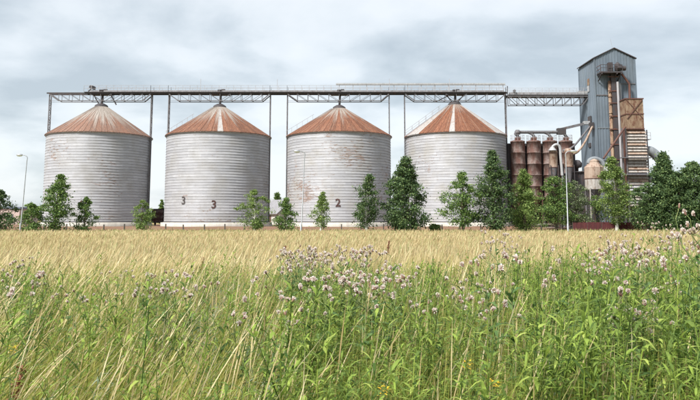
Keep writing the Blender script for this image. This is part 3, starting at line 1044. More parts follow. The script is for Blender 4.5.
# cyclones
YC = 112.0
def cyclone(px, half, ytop, ybody, ycone, label, mat):
    c = W(px, 160, YC)
    R = half * YC / F
    z = lambda py: W(px, py, YC).z
    t = thing('dust_cyclone', (c.x, YC, 0), label, 'cyclone', 'pair of dust cyclones')
    MB().lathe([(R * 1.0, z(ybody)), (R * 1.0, z(ytop + 4)), (R * 1.07, z(ytop + 3.8)), (R * 0.62, z(ytop)), (0.02, z(ytop) + 0.02)], (c.x, YC, 0), 22).build('drum', mat, t)
    MB().lathe([(R * 1.06, z(ytop + 5.2)), (R * 1.06, z(ytop + 4.4)), (R, z(ytop + 4.2))], (c.x, YC, 0), 22).build('band', m_brownsteel, t)
    MB().lathe([(R * 1.03, z(ybody + .4)), (R * 1.03, z(ybody) + 0.02), (R * 0.97, z(ybody))], (c.x, YC, 0), 22).build('flange', m_brownsteel, t)
    MB().lathe([(R * 0.95, z(ybody) + 0.01), (0.28, z(ycone)), (0.24, z(ycone + 6))], (c.x, YC, 0), 22).build('cone', m_midsteel, t)
    for s_ in (-1, 1):
        for y_ in (-1, 1):
            MB().beam((c.x + s_ * R * 1.02, YC + y_ * R * 0.9, 0.1), (c.x + s_ * R * 0.95, YC + y_ * R * 0.8, z(ybody) + 0.3), 0.11).build('leg', m_darksteel, t)
    return t
cyclone(553.4, 4.0, 148.5, 167.2, 180, 'rust stained cyclone under the arched pale pipe', m_rustpale)
cyclone(568.6, 4.4, 148.5, 166.8, 182, 'beige cyclone nearest the blue tower, fed by slanting chutes', m_rustpale)
ap = thing('arched_pipe', (W(560, 175, YC).x, YC - 0.4, 0), 'pale arched pipe like an upturned U beside the rusty bins', 'pipe')
MB().tube(arc([W(552.4, 150.0, YC - 0.4), W(552.8, 146.6, YC - 0.4), W(556.5, 144.6, YC - 0.4), W(559.8, 147.5, YC - 0.4), W(560.7, 158, YC - 0.4), W(562.3, 175.5, YC - 0.4)], 7), 0.22, 12).build('bent_tube', m_pipe, ap)
MB().lathe([(0.7, 0), (0.3, 0.55), (0.25, 0.6)], W(552.4, 150.6, YC - 0.4), 14).build('flared_mouth', m_pipe, ap)
MB().beam(W(562.3, 175.5, YC - 0.4), (W(562.3, 175.5, YC - 0.4).x, YC - 0.4, 0.1), 0.2).build('lower_leg', m_duct, ap)
cu = thing('grain_chute', (W(580, 140, 115).x, 115, 0), 'pair of pale slanting chutes running down from the tower to the cyclones', 'chute')
MB().tube(arc([W(590.6, 125.5, 116.0), W(580, 139.0, 114.5), W(572, 147.5, 113.3), W(562.5, 150.8, YC + 1.5)], 5), 0.16, 10).build('chute_tube', m_midsteel, cu)
MB().tube(arc([W(592.5, 126.0, 115.6), W(585.5, 141, 114.3), W(578, 151.5, 113.0), W(571.5, 154.3, YC + .4)], 5), 0.18, 10).build('chute_tube', m_rustpale, cu)
MB().box(W(589.5, 125, 115.8).x, W(593.4, 125, 115.8).x, 115.4, 116.2, W(590, 129, 115.8).z, W(590, 122.6, 115.8).z).build('chute_head', m_darksteel, cu)

# ------------------------------------------------------------------ beige hopper on legs
YH = 105.0
hp = W(594.2, 180, YH)
ho = thing('loadout_hopper', (hp.x, YH, 0), 'beige rust-stained loading hopper standing on legs in front of the tower', 'hopper')
R = 9.3 * YH / F
z = lambda py: W(594, py, YH).z
MB().lathe([(R, z(189.5)), (R * 1.0, z(178.8))], (hp.x, YH, 0), 10, False).build('lower_drum', m_slat, ho)
MB().lathe([(R * 1.03, z(178.8)), (R * 1.03, z(167.5)), (R, z(167.2))], (hp.x, YH, 0), 10, False).build('upper_drum', m_rustpale, ho)
MB().lathe([(R * 1.05, z(179.1)), (R * 1.05, z(178.5))], (hp.x, YH, 0), 10, False).build('band', m_brownsteel, ho)
MB().lathe([(R * 1.04, z(167.6)), (R * 0.62, z(163.6)), (R * 0.55, z(162.5)), (R * 0.55, z(161.0)), (0.2, z(158.5)), (0.02, z(157.8))], (hp.x, YH, 0), 10, False).build('conical_lid', m_rustpale, ho)
MB().tube(arc([W(588.5, 163.5, YH), W(590, 160, YH), W(595, 158.6, YH), W(601, 161, YH), W(604, 165.5, YH)], 5), 0.33, 10).build('bent_inlet', m_duct, ho)
MB().lathe([(R * 0.98, z(189.5)), (0.35, z(199)), (0.3, z(202))], (hp.x, YH, 0), 10, False).build('hopper_cone', m_midsteel, ho)
for sx_ in (-1, 1):
    for sy_ in (-1, 1):
        x = hp.x + sx_ * R * 0.72; y = YH + sy_ * R * 0.72
        MB().tube([(x, y, 0.3), (x, y, z(188))], 0.11, 8).build('leg', m_slat if sx_ < 0 and sy_ < 0 else m_midsteel, ho)
        MB().box(x - 0.35, x + 0.35, y - 0.35, y + 0.35, -0.05, 0.95).build('footing', m_concrete, ho)
pb = MB()
pb.beam((hp.x - R * .72, YH - R * .72, z(192)), (hp.x + R * .72, YH - R * .72, z(206)), 0.08)
pb.beam((hp.x + R * .72, YH - R * .72, z(192)), (hp.x - R * .72, YH - R * .72, z(206)), 0.08)
pb.build('cross_brace', m_midsteel, ho)
c = W(609, 180, 109)
gb = thing('small_grey_tank', (c.x, 109, 0), 'small pale grey tank standing right behind the beige hopper', 'tank')
R = 4.9 * 109 / F
MB().lathe([(R, W(609, 186, 109).z), (R, W(609, 166, 109).z), (R * 0.5, W(609, 162.6, 109).z), (0.02, W(609, 162.2, 109).z)], (c.x, 109, 0), 20).build('drum', m_steel, gb)
MB().lathe([(R * .98, W(609, 186, 109).z + .01), (0.25, W(609, 194, 109).z)], (c.x, 109, 0), 20).build('cone', m_midsteel, gb)
for a in range(4):
    aa = PI / 4 + a * PI / 2
    MB().beam((c.x + R * 1.0 * math.cos(aa), 109 + R * 1.0 * math.sin(aa), 0.1), (c.x + R * 1.0 * math.cos(aa), 109 + R * 1.0 * math.sin(aa), W(609, 182, 109).z), 0.13).build('leg', m_midsteel, gb)

# dark machine shed between the bins and the hopper
sx0, sx1 = W(571, 180, 113).x, W(593, 180, 113).x
st_ = W(580, 171.5, 113).z
sh = thing('machine_shed', ((sx0 + sx1) / 2, 115, 0), 'low dark shed with sheet roof between the bins and the tower foot', 'shed')
ribbed((sx0, 113, 0), (sx1, 113, 0), 0.05, lambda t: st_ - 0.25 + 0.25 * t, 0.5, 0.06).build('wall', m_darksteel, sh)
ribbed((sx0, 116.5, 0), (sx0, 113, 0), 0.05, lambda t: st_ - 0.25, 0.5, 0.06).build('wall', m_darksteel, sh)
MB().add([(sx0 - .2, 112.7, st_ - .2), (sx1, 112.7, st_ + .05), (sx1, 116.8, st_ + .05), (sx0 - .2, 116.8, st_ - .2),
          (sx0 - .2, 112.7, st_ - .05), (sx1, 112.7, st_ + .2), (sx1, 116.8, st_ + .2), (sx0 - .2, 116.8, st_ - .05)],
         [(3, 2, 1, 0), (4, 5, 6, 7), (0, 1, 5, 4), (1, 2, 6, 5), (2, 3, 7, 6), (3, 0, 4, 7)]).build('roof', m_midsteel, sh)
MB().box(sx0 + 0.6, sx0 + 2.0, 112.85, 112.9, 0.1, 2.4).build('door', m_brownsteel, sh)
v = W(577.0, 169.5, 113.4)
MB().lathe([(0.25, -1.2), (0.25, 0.2), (0.75, 0.35), (0.85, 1.0), (0.5, 1.5), (0.02, 1.6)], v, 14).build('roof_ventilator', m_darksteel, sh)

# lower conveyor casing and dark supports under the bins and the dryer
pt = thing('pit_building', (W(640, 215, 113).x, 114, 0), 'low dark building at the foot of the grain dryer behind the trees', 'shed')
px0, px1 = W(613, 215, 113.5).x, W(668, 215, 113.5).x
ribbed((px0, 113.4, 0), (px1, 113.4, 0), 0.05, lambda t: 4.2, 0.5, 0.05).build('wall', m_darksteel, pt)
MB().box(px0 - 0.2, px1 + 0.2, 113.1, 114.5, 4.2, 4.4).build('roof', m_midsteel, pt)
for q in range(4):
    x = px0 + 1.2 + q * (px1 - px0) / 4
    MB().box(x, x + 0.9, 113.26, 113.3, 1.2, 2.6).build('window', m_glass, pt)

# ------------------------------------------------------------------ maroon sheet fence at the right
YR = 96.5
fr_ = thing('sheet_fence', (W(630, 228, YR).x, YR, 0), 'low maroon sheet metal fence in front of the dryer and dark trees', 'fence')
fx0 = W(573, 225, YR).x
zt = 1.18
pan = None
for q in range(12):
    x = fx0 + q * 2.02
    m = ribbed((x, YR, 0), (x + 1.96, YR, 0), 0.05, lambda t: zt + (0.03 if q % 3 else -0.02), 0.24, 0.04)
    m.build('fence_panel', m_redfence, fr_)
    MB().box(x - 0.06, x + 0.0, YR + 0.01, YR + 0.09, -0.05, zt + 0.1).build('post', m_post, fr_)

# ------------------------------------------------------------------ wire fence in front of the bank
YW = 95.5
wf = thing('wire_fence', (W(250, 228, YW).x, YW, 0), 'wire fence on thin dark posts running below the silos', 'fence')
random.seed(11)
xs_ = []
px = -14
while px < 572:
    x = W(px + random.uniform(-1.5, 1.5), 226, YW).x
    xs_.append(x)
    o = MB().box(-0.075, 0.075, -0.075, 0.075, -0.1, 0.92 + random.uniform(-0.06, 0.08)).build('post', m_post)
    o.parent = wf
    o.location = (x - ORG[wf.name].x, 0, 0)
    o.rotation_euler = (random.uniform(-.03, .03), random.uniform(-.04, .04), 0)
    px += 19.8
for hh in (0.35, 0.6, 0.82):
    wm = MB()
    for a, b in zip(xs_[:-1], xs_[1:]):
        wm.tube([(a, YW - 0.08, hh), ((a + b) / 2, YW - 0.08, hh - 0.03), (b, YW - 0.08, hh)], 0.006, 4, False)
    wm.build('wire', m_midsteel, wf)

# ------------------------------------------------------------------ street lamps
def lamp(px, ytop, Y, side, label, lean=0.0):
    b = W(px, 228, Y)
    top = W(px, ytop, Y).z
    t = thing('street_lamp', (b.x, Y, 0), label, 'street lamp', 'street lamps along the far edge of the field')
    x = b.x
    MB().tube([(x, Y, 0), (x, Y, 1.2), (x + lean * 0.2, Y, 1.22), (x + lean, Y, top - 0.6)], [0.085, 0.08, 0.055, 0.042], 10).build('pole', m_lamp, t)
    MB().tube(arc([(x + lean, Y, top - 0.62), (x + lean * 1.05, Y, top - 0.2), (x + lean + side * 0.25, Y, top), (x + lean + side * 0.6, Y, top + 0.03)], 5), 0.042, 8).build('arm', m_lamp, t)
    hx = x + lean + side * 0.78
    hd = MB()
    hd.lathe([(0.02, 0.12), (0.14, 0.1), (0.2, 0.02), (0.2, -0.03)], (0, 0, 0), 12)
    hd.v = [(hx + p[0] * 1.7, Y + p[1], top + 0.03 + p[2]) for p in hd.v]
    h = hd.build('lamp_head', m_lamp, t)
    gl = MB().lathe([(0.19, -0.03), (0.15, -0.12), (0.02, -0.16)], (0, 0, 0), 12)
    gl.v = [(hx + p[0] * 1.7, Y + p[1], top + 0.03 + p[2]) for p in gl.v]
    gl.build('lens', m_lampglass, h)
lamp(20.2, 155.3, 70, -1, 'grey street lamp at the far left beside the low bushes', 0.3)
lamp(301.0, 151.5, 69, -1, 'thin grey street lamp in front of the silo painted with a 2', 0.3)
lamp(567.9, 151.5, 66, 1, 'grey street lamp in front of the bushes below the rusty bins', 0.05)

# ------------------------------------------------------------------ background buildings
m_plaster = worn('pinkish plaster', (0.50, 0.40, 0.365), (0.38, 0.30, 0.27), None, scale=0.4, rough=0.9)
m_plaster2 = worn('pale plaster', (0.58, 0.56, 0.53), (0.44, 0.42, 0.4), None, scale=0.4, rough=0.9)
m_roofgrey = worn('grey fibre roof', (0.25, 0.245, 0.26), (0.17, 0.17, 0.175), None, scale=0.7, rough=0.85)
m_roofblue = worn('blue grey flashing', (0.16, 0.19, 0.26), (0.12, 0.14, 0.18), None, scale=0.7, rough=0.6)
YBd = 150
p0, p1 = W(-60, 215, YBd), W(19.3, 215, YBd)
zt = W(10, 208.8, YBd).z
lbd = thing('low_building', ((p0.x + p1.x) / 2, YBd, 0), 'low pinkish flat-roofed building at the left edge behind the trees', 'building')
MB().box(p0.x, p1.x, YBd, YBd + 9, 0.1, zt).build('wall', m_plaster, lbd)
MB().box(p0.x - 0.25, p1.x + 0.25, YBd - 0.25, YBd + 9.25, zt + 0.003, zt + 0.4).build('roof', m_roofblue, lbd)
for q, px in enumerate((-50, -36, -22, -8, 6.5)):
    x = W(px, 215, YBd).x
    wdw = MB().box(x, x + 1.5, YBd - 0.06, YBd - 0.003, 1.3, 2.7).build('window', m_plaster2, lbd)
    MB().box(x + 0.1, x + 1.4, YBd - 0.09, YBd - 0.063, 1.4, 2.6).build('pane', m_glass, wdw)
# house between the second and third silo
YHs = 150
hc_ = W(281, 220, YHs)
hs = thing('gabled_house', (hc_.x, YHs, 0.45), 'pale house with grey gabled roof glimpsed between two silos', 'house', rotz=math.radians(38), local=True)
hl, hw, hh, hrz = 4.2, 3.4, 2.55, 5.25
MB().box(-hw, hw, -hl, hl, 0, hh).build('wall', m_plaster2, hs)
for s_ in (-1, 1):
    MB().add([(-hw, s_ * hl, hh), (hw, s_ * hl, hh), (0, s_ * hl, hrz - 0.1), (-hw, s_ * (hl - .2), hh), (hw, s_ * (hl - .2), hh), (0, s_ * (hl - .2), hrz - 0.1)],
             [(0, 1, 2), (5, 4, 3), (0, 3, 4, 1), (1, 4, 5, 2), (2, 5, 3, 0)]).build('gable', m_plaster2, hs)
rf = MB()
for s_ in (-1, 1):
    a = [(0, -hl - .4, hrz), (0, hl + .4, hrz), (s_ * (hw + .5), hl + .4, hh - .35), (s_ * (hw + .5), -hl - .4, hh - .35)]
    b = [(p[0], p[1], p[2] + 0.14) for p in a]
    rf.add(a + b, [(0, 1, 2, 3), (7, 6, 5, 4), (0, 4, 5, 1), (1, 5, 6, 2), (2, 6, 7, 3), (3, 7, 4, 0)])
ro = rf.build('roof', m_roofgrey, hs)
for x in (-1.7, 0.9):
    w_ = MB().box(x, x + 1.0, -hl - 0.05, -hl - 0.003, 0.9, 2.1).build('window', m_wood, hs)
    MB().box(x + .08, x + .92, -hl - 0.08, -hl - 0.053, 0.98, 2.02).build('pane', m_glass, w_)
MB().box(-hw - 0.05, -hw - 0.003, -1.5, -0.4, 0.02, 2.0).build('door', m_brownsteel, hs)
MB().box(hw + 0.003, hw + 0.05, -2.2, -1.2, 0.02, 2.0).build('door', m_brownsteel, hs)
# rusty box wagon seen end-on between the first and second silo
YWg = 126
wx0, wx1 = W(151.6, 215, YWg).x, W(164.4, 215, YWg).x
wz0, wz1 = W(158, 221.8, YWg).z, W(158, 209.2, YWg).z
wg = thing('box_wagon', ((wx0 + wx1) / 2, YWg + 3, 0.47), 'dark rusty box wagon seen end-on between the first two silos', 'wagon')
MB().box(wx0 + .05, wx1 - .05, YWg, YWg + 7, wz0, wz1 - .1).build('body', m_rusttank, wg)
MB().box(wx0 - .05, wx1 + .05, YWg - .1, YWg + 7.1, wz1 - .097, wz1 + .08).build('roof', m_darksteel, wg)
for x in (wx0 + .04, wx1 - .16):
    MB().box(x - .06, x + .14, YWg - .06, YWg - .003, wz0, wz1 - .1).build('end_post', m_darksteel, wg)
for q in range(4):
    zq = wz0 + .25 + q * .5
    MB().box(wx0 + .25, wx1 - .25, YWg - .04, YWg - .003, zq, zq + .4).build('end_board', m_rusttank if q % 2 else m_brownsteel, wg)
MB().box(wx0, wx1, YWg - .15, YWg + 7, wz0 - .2, wz0 - .003).build('chassis', m_darksteel, wg)
for x in (wx0 + .35, wx1 - .35):
    for y in (YWg + 1.2, YWg + 5.5):
        MB().tube([(x - .07, y, .87), (x + .07, y, .87)], 0.4, 16).build('wheel', m_darksteel, wg)
# scrap and timber heap under the bins
sc = thing('timber_heap', (W(552, 226, 104).x, 104, 0), 'heap of old boards and rusty beams on the ground under the bins', 'timber heap')
random.seed(5)
for q in range(16):
    x = W(random.uniform(538, 566), 226, 104).x; y = 104 + random.uniform(-.9, .9); zq = 0.12 + q * 0.055
    a = random.uniform(-0.25, 0.25)
    L = random.uniform(1.2, 2.4)
    MB().beam((x - L, y - L * a, zq + random.uniform(-.02, .12)), (x + L, y + L * a, zq + random.uniform(-.05, .35)), 0.28, 0.12).build('board', random.choice((m_wood, m_wood, m_slat, m_brownsteel)), sc)

# distant woods along the horizon
def distant_woods():
    V, T = [], []
    for i in range(2600):
        x = rng.uniform(-900, 900); y = 620 + rng.uniform(-30, 60) + 25 * math.sin(x * 0.01)
        h = (5.5 + 2.5 * math.sin(x * 0.021 + 1) + rng.uniform(-1.5, 2.5))
        n0 = len(V)
        rad = rng.uniform(2.0, 4.0)
        for k in range(6):
            a = k * PI / 3 + rng.uniform(-.3, .3)
            V.append((x + rad * math.cos(a), y + rad * math.sin(a), rng.uniform(0, 1)))
        for k in range(6):
            a = k * PI / 3 + rng.uniform(-.3, .3)
            V.append((x + rad * .8 * math.cos(a), y + rad * .8 * math.sin(a), h * rng.uniform(.5, .8)))
        V.append((x, y, h))
        for k in range(6):
            k2 = (k + 1) % 6
            T += [(n0 + k, n0 + k2, n0 + 6 + k2), (n0 + k, n0 + 6 + k2, n0 + 6 + k), (n0 + 6 + k, n0 + 6 + k2, n0 + 12)]
    me = np_mesh('distant_woods', np.array(V), None, np.array(T), [leaf_mat('far foliage', [(0, (0.035, 0.06, 0.035)), (1, (0.07, 0.10, 0.055))], 0.1)])
    tag(link_obj('distant_woods', me), 'far dark line of woods on the horizon', 'woods', kind='stuff')
distant_woods()

# ------------------------------------------------------------------ trees
LEAF = {
    'dark': leaf_mat('dark green leaves', [(0, (0.035, 0.069, 0.029)), (0.55, (0.077, 0.131, 0.049)), (1, (0.181, 0.251, 0.090))], 0.25),
    'mid': leaf_mat('green leaves', [(0, (0.049, 0.098, 0.029)), (0.55, (0.111, 0.188, 0.051)), (1, (0.250, 0.339, 0.097))], 0.3),
    'light': leaf_mat('light green leaves', [(0, (0.084, 0.144, 0.038)), (0.55, (0.174, 0.251, 0.071)), (1, (0.320, 0.402, 0.129))], 0.35),
    'silver': leaf_mat('silvery green leaves', [(0, (0.069, 0.106, 0.045)), (0.6, (0.139, 0.188, 0.084)), (0.85, (0.236, 0.276, 0.154)), (1, (0.501, 0.502, 0.412))], 0.3),
}


def tree(px, wpx, ytop, Y, kind, style, label, seed, birch=False, lean=0.0, base=0.0, clear=0.06, dens=1.0, leaf=0.15, stems=1, group='young trees in front of the silos', name='young_tree'):
    r = np.random.default_rng(seed)
    rd = random.Random(seed)
    b = W(px, 230, Y)
    H = W(px, ytop, Y).z - base
    Rm = wpx * 0.5 * Y / F
    t = thing(name, (b.x, Y, base), label, 'tree' if H > 3.2 else 'bush', group, local=True)
    # crown clumps inside a lumpy envelope
    def env(u):
        if style == 'cone': return (min(1, u / 0.18) ** 0.6) * (1 - u) ** 0.8 * 1.15
        if style == 'oval': return math.sin(PI * min(max(u, 0.001) ** 0.75, 1)) ** 0.75
        if style == 'column': return (min(1, u / 0.12) ** 0.6) * (1 - u ** 3.2) ** 0.9
        return math.sqrt(max(0, 1 - (2 * u - 0.85) ** 2 / 1.35)) if style == 'round' else 1
    ph = [rd.uniform(0, 6.28) for _ in range(6)]
    def lump(a, u):
        return 1 + 0.24 * math.sin(2 * a + ph[0] + 5 * u) + 0.2 * math.sin(3 * a + ph[1] - 9 * u) + 0.22 * math.sin(a + ph[2] + 17 * u)
    cb = clear * H
    vol = Rm * Rm * (H - cb)
    nc = int(min(230, max(42, vol * 3.9)) * dens)
    cl = []
    for i in range(nc):
        u = rd.random() ** 0.92
        a = rd.uniform(0, 2 * PI)
        rr_ = Rm * env(u) * lump(a, u) * math.sqrt(rd.uniform(0.12, 1.0))
        zc = cb + u * (H - cb) * 0.97
        off = lean * (zc / H) ** 1.5
        cl.append((rr_ * math.cos(a) + off, rr_ * math.sin(a), zc, u))
    C = np.array(cl)
    nl = 88
    size = np.clip(0.16 * Rm + 0.16, 0.22, 0.46)
    reps = np.repeat(np.arange(nc), nl)
    N = len(reps)
    off = r.normal(0, 1, (N, 3)) * np.array([1, 1, 0.62]) * size * ((1.0 - 0.6 * C[reps, 3]) * r.uniform(0.55, 1.45, nc)[reps])[:, None]
    P = C[reps, :3] + off
    keep = (P[:, 2] > 0.12) & (P[:, 2] < H * 1.04 + 0.15)
    P = P[keep]; N = len(P)
    nrm = r.normal(0, 1, (N, 3)) + np.array([0, 0, 0.55])
    nrm /= np.linalg.norm(nrm, axis=1)[:, None]
    ref = r.normal(0, 1, (N, 3))
    t1 = np.cross(nrm, ref); t1 /= np.linalg.norm(t1, axis=1)[:, None] + 1e-9
    t2 = np.cross(nrm, t1)
    sl = 1.15 * leaf * r.uniform(0.45, 1.4, N)
    a_ = t1 * sl[:, None]; b_ = t2 * (sl * 0.42)[:, None]
    V = np.empty((N, 4, 3))
    V[:, 0] = P - a_ * 0.5; V[:, 1] = P + b_; V[:, 2] = P + a_ * 0.5 + nrm * (sl * 0.12)[:, None]; V[:, 3] = P - b_
    Q = np.arange(N * 4).reshape(N, 4)
    cr_ = link_obj('crown', np_mesh('crown', V.reshape(-1, 3), Q, None, [LEAF[kind]]), t)
    # trunk with limbs
    tm = MB()
    r0 = 0.035 * H ** 0.75 + 0.025
    for s_ in range(stems):
        ax = rd.uniform(-0.3, 0.3) * Rm if stems > 1 else 0
        ay = rd.uniform(-0.3, 0.3) * Rm if stems > 1 else 0
        pts, rs = [], []
        for k in range(9):
            q = k / 8
            pts.append((ax * q * 1.6 + lean * q ** 1.5 + rd.uniform(-.04, .04) * Rm, ay * q * 1.6 + rd.uniform(-.04, .04) * Rm, H * 0.95 * q - (0.1 if k == 0 else 0)))
            rs.append(r0 * (1.25 if k == 0 else 1) * (1 - 0.88 * q) / math.sqrt(stems))
        tm.tube(pts, rs, 7)
    for i in range(0, nc, max(1, nc // 42)):
        x, y, z_, u = cl[i]
        zs = max(cb * 0.8, z_ - math.hypot(x - lean * (z_ / H) ** 1.5, y) * rd.uniform(0.5, 1.0))
        xo = lean * (zs / H) ** 1.5
        tm.tube([(xo, 0, zs), ((xo + x) / 2, y / 2, (zs + z_) / 2 + 0.05), (x, y, z_)], [r0 * 0.34 * (1 - 0.7 * u), r0 * 0.22 * (1 - 0.7 * u), r0 * 0.07], 4, False)
    tm.build('trunk', m_birch if birch else m_bark, t)
    return t


tree(-1, 25, 190, 86, 'dark', 'round', 'dark leafy tree cut off by the left edge of the photo', 21, leaf=.17)
tree(31, 22, 203, 84, 'mid', 'round', 'rounded bush between the far left street lamp and the tall pointed tree', 22, leaf=.16, clear=0.01)
tree(54, 27, 174, 84, 'mid', 'oval', 'tall pointed tree in front of the left end silo', 23, lean=0.55, clear=0.03, leaf=.16, dens=1.2)
tree(84, 20, 196.5, 86, 'mid', 'oval', 'small bushy tree half covering the painted digit on the left end silo', 24, lean=0.1, clear=0.03, leaf=.15)
tree(141.5, 18, 199, 88, 'light', 'oval', 'small light green tree at the right foot of the left end silo', 25, lean=0.1, clear=0.06, dens=0.85, leaf=.14)
tree(254.5, 26, 189.5, 88, 'light', 'oval', 'loose light green tree at the right foot of the silo with two threes', 26, birch=True, clear=0.1, dens=1.15, leaf=.14)
tree(285, 22, 197, 87, 'mid', 'cone', 'small conical green tree hiding the house between two silos', 27, clear=0.05, leaf=.15, dens=1.1)
tree(321, 17.5, 191.5, 86, 'light', 'cone', 'thin young birch left of the painted 2', 28, birch=True, lean=0.25, clear=0.16, dens=1.05, leaf=.14)
tree(366, 26, 173.5, 87, 'dark', 'oval', 'dark tree right of the painted 2 leaning slightly right', 29, birch=True, lean=0.45, clear=0.08, leaf=.16, dens=1.1)
tree(404, 54, 156, 89, 'dark', 'cone', 'big broad dark tree between the third and fourth silos', 30, clear=0.03, leaf=.18, stems=3, lean=0.3, dens=1.1)
tree(463, 34, 171.5, 87, 'mid', 'oval', 'open bright green tree in front of the whitish silo', 31, clear=0.12, leaf=.17, dens=0.72)
tree(494, 31, 149.5, 88, 'dark', 'column', 'tall narrow dark tree at the right edge of the whitish silo', 32, clear=0.05, leaf=.17, dens=1.15)
tree(525, 30, 168, 90, 'light', 'cone', 'yellow-green conical tree in front of the leftmost rusty bin', 33, clear=0.02, leaf=.16, dens=1.2)
tree(556, 30, 176, 98, 'mid', 'round', 'bushy tree under the arched pipe', 34, clear=0.1, leaf=.16)
tree(577, 25, 180, 99.5, 'silver', 'round', 'silvery green bush behind the right street lamp', 35, clear=0.12, leaf=.15, dens=0.8)
tree(617, 30, 156, 96, 'light', 'oval', 'slender birch with white trunk in front of the grain dryer', 36, birch=True, clear=0.12, leaf=.16, dens=1.15, lean=-0.3)
tree(667, 42, 151.5, 92, 'dark', 'cone', 'tall dark tree right of the grain dryer', 37, clear=0.03, leaf=.19, stems=2, dens=1.5)
tree(650, 30, 182, 91, 'dark', 'round', 'low dark bush at the foot of the air ducts', 38, clear=0.03, leaf=.17)
tree(697, 40, 161, 91, 'dark', 'round', 'dark tree cut off by the right edge of the photo', 39, clear=0.03, leaf=.18, dens=1.4)
tree(681, 34, 172, 90, 'dark', 'round', 'broad dark bush filling the gap between the two dark trees at right', 45, clear=0.03, leaf=.18, dens=1.5)
tree(434.5, 9, 224.5, 93, 'mid', 'round', 'tiny shrub at the foot of the earth bank below the whitish silo', 41, clear=0.0, leaf=.12)
tree(161, 8, 199.5, 165, 'mid', 'cone', 'small dark tree showing above the box wagon', 42, leaf=.22, group=None)
tree(277, 17, 192.0, 172, 'mid', 'cone', 'treetop showing behind the roof of the house', 43, leaf=.25, group=None)
tree(596, 22, 196, 99, 'mid', 'round', 'low shrub growing between the legs of the beige hopper', 44, clear=0.02, leaf=.15, dens=0.5)

# ------------------------------------------------------------------ the field
def blades(base, L, w, az, lean, face, prof, segs, drop=0.25, ts=None):
    """tapered strips; prof(t) gives the width factor along the blade"""
    N = len(base)
    ts = np.linspace(0, 1, segs + 1) if ts is None else np.array(ts)
    segs = len(ts) - 1
    V = np.empty((N, segs + 1, 2, 3), np.float32)
    dx, dy = np.cos(az), np.sin(az)
    fx, fy = np.cos(face), np.sin(face)
    for i, t in enumerate(ts):
        up = L * t * (1 - drop * lean * t)
        out = L * lean * t ** 1.7
        c = base + np.stack([dx * out, dy * out, up], 1)
        hw = 0.5 * w * prof(t)
        o = np.stack([fx * hw, fy * hw, np.zeros(N)], 1)
        V[:, i, 0] = c - o; V[:, i, 1] = c + o
    idx = (np.arange(N) * (segs + 1) * 2)[:, None]
    Q = np.concatenate([idx + np.array([[2 * i, 2 * i + 1, 2 * i + 3, 2 * i + 2]]) for i in range(segs)], 0)
    return V.reshape(-1, 3), Q


def wedge(n, y0, y1, power=1.0, margin=2.5, k=0.56):
    """points over the field; power < 1 thins with distance"""
    u = rng.random(n)
    a = power + 1
    y = (y0 ** a + u * (y1 ** a - y0 ** a)) ** (1 / a)
    x = rng.uniform(-1, 1, n) * (y * k + margin)
    return np.stack([x, y, np.zeros(n)], 1)


def smooth_noise(x, y, s, seed):
    q = np.random.default_rng(seed)
    v = np.zeros_like(x)
    for i in range(6):
        a = q.uniform(0, 2 * PI); f = s * q.uniform(0.6, 2.2); p = q.uniform(0, 6.28)
        v += np.sin((x * math.cos(a) + y * math.sin(a)) * f + p)
    return v / 6


def field_obj(name, parts, mat, label, cat):
    Vs, Qs, b = [], [], 0
    for V, Q in parts:
        Vs.append(V); Qs.append(Q + b); b += len(V)
    me = np_mesh(name, np.concatenate(Vs), np.concatenate(Qs), None, [mat])
    return tag(link_obj(name, me), label, cat, kind='stuff')


m_green = leaf_mat('green grass', [(0, (0.16, 0.20, 0.035)), (0.35, (0.37, 0.39, 0.08)), (0.6, (0.54, 0.51, 0.15)), (0.86, (0.54, 0.50, 0.15)), (1, (0.64, 0.55, 0.27))], 0.5)
m_straw = leaf_mat('straw', [(0, (0.40, 0.30, 0.14)), (0.5, (0.58, 0.48, 0.25)), (1, (0.74, 0.65, 0.42))], 0.3)
m_gold = leaf_mat('dry golden grass', [(0, (0.35, 0.26, 0.13)), (0.4, (0.50, 0.40, 0.215)), (0.75, (0.60, 0.515, 0.31)), (0.9, (0.40, 0.41, 0.19)), (1, (0.36, 0.39, 0.17))], 0.3, patch=(0.09, (0.86, 0.84, 0.74), 0.45, 0.7))
m_weed = leaf_mat('weed leaves', [(0, (0.055, 0.11, 0.025)), (0.5, (0.20, 0.285, 0.06)), (0.85, (0.30, 0.42, 0.075)), (1, (0.44, 0.52, 0.13))], 0.45)
m_stemg = leaf_mat('green stems', [(0, (0.14, 0.20, 0.07)), (1, (0.26, 0.30, 0.11))], 0.1)

taper = lambda t: (1 - t) ** 0.55 if t < 1 else 0.02
seed = lambda t: 0.35 if t < 0.72 else (1.0 if t < 0.97 else 0.05)

# side position of a point: -1 left edge of the frame, +1 right edge
def side(P): return P[:, 0] / (P[:, 1] * 0.51)

# near green grass
parts = []
P = wedge(78000, 3.0, 14.0, 0.35, 1.3)
s = np.clip(side(P), -1.3, 1.3)
N = len(P)
L = np.clip(rng.normal(0.72, 0.17, N) + 0.08 * smooth_noise(P[:, 0], P[:, 1], 1.1, 3), 0.3, 1.15)
lean = np.clip(rng.normal(0.62 - 0.28 * (s + 1), 0.2, N), 0.05, 0.95)
az = rng.normal(0.1, 0.55 + 0.35 * (s > -0.1), N)
parts.append(blades(P, L, rng.uniform(0.0035, 0.0075, N) + 0.0003 * P[:, 1], az, lean, rng.uniform(-0.7, 0.7, N), taper, 3))
field_obj('meadow_grass', parts, m_green, 'long green meadow grass in the foreground bending to the right', 'grass')

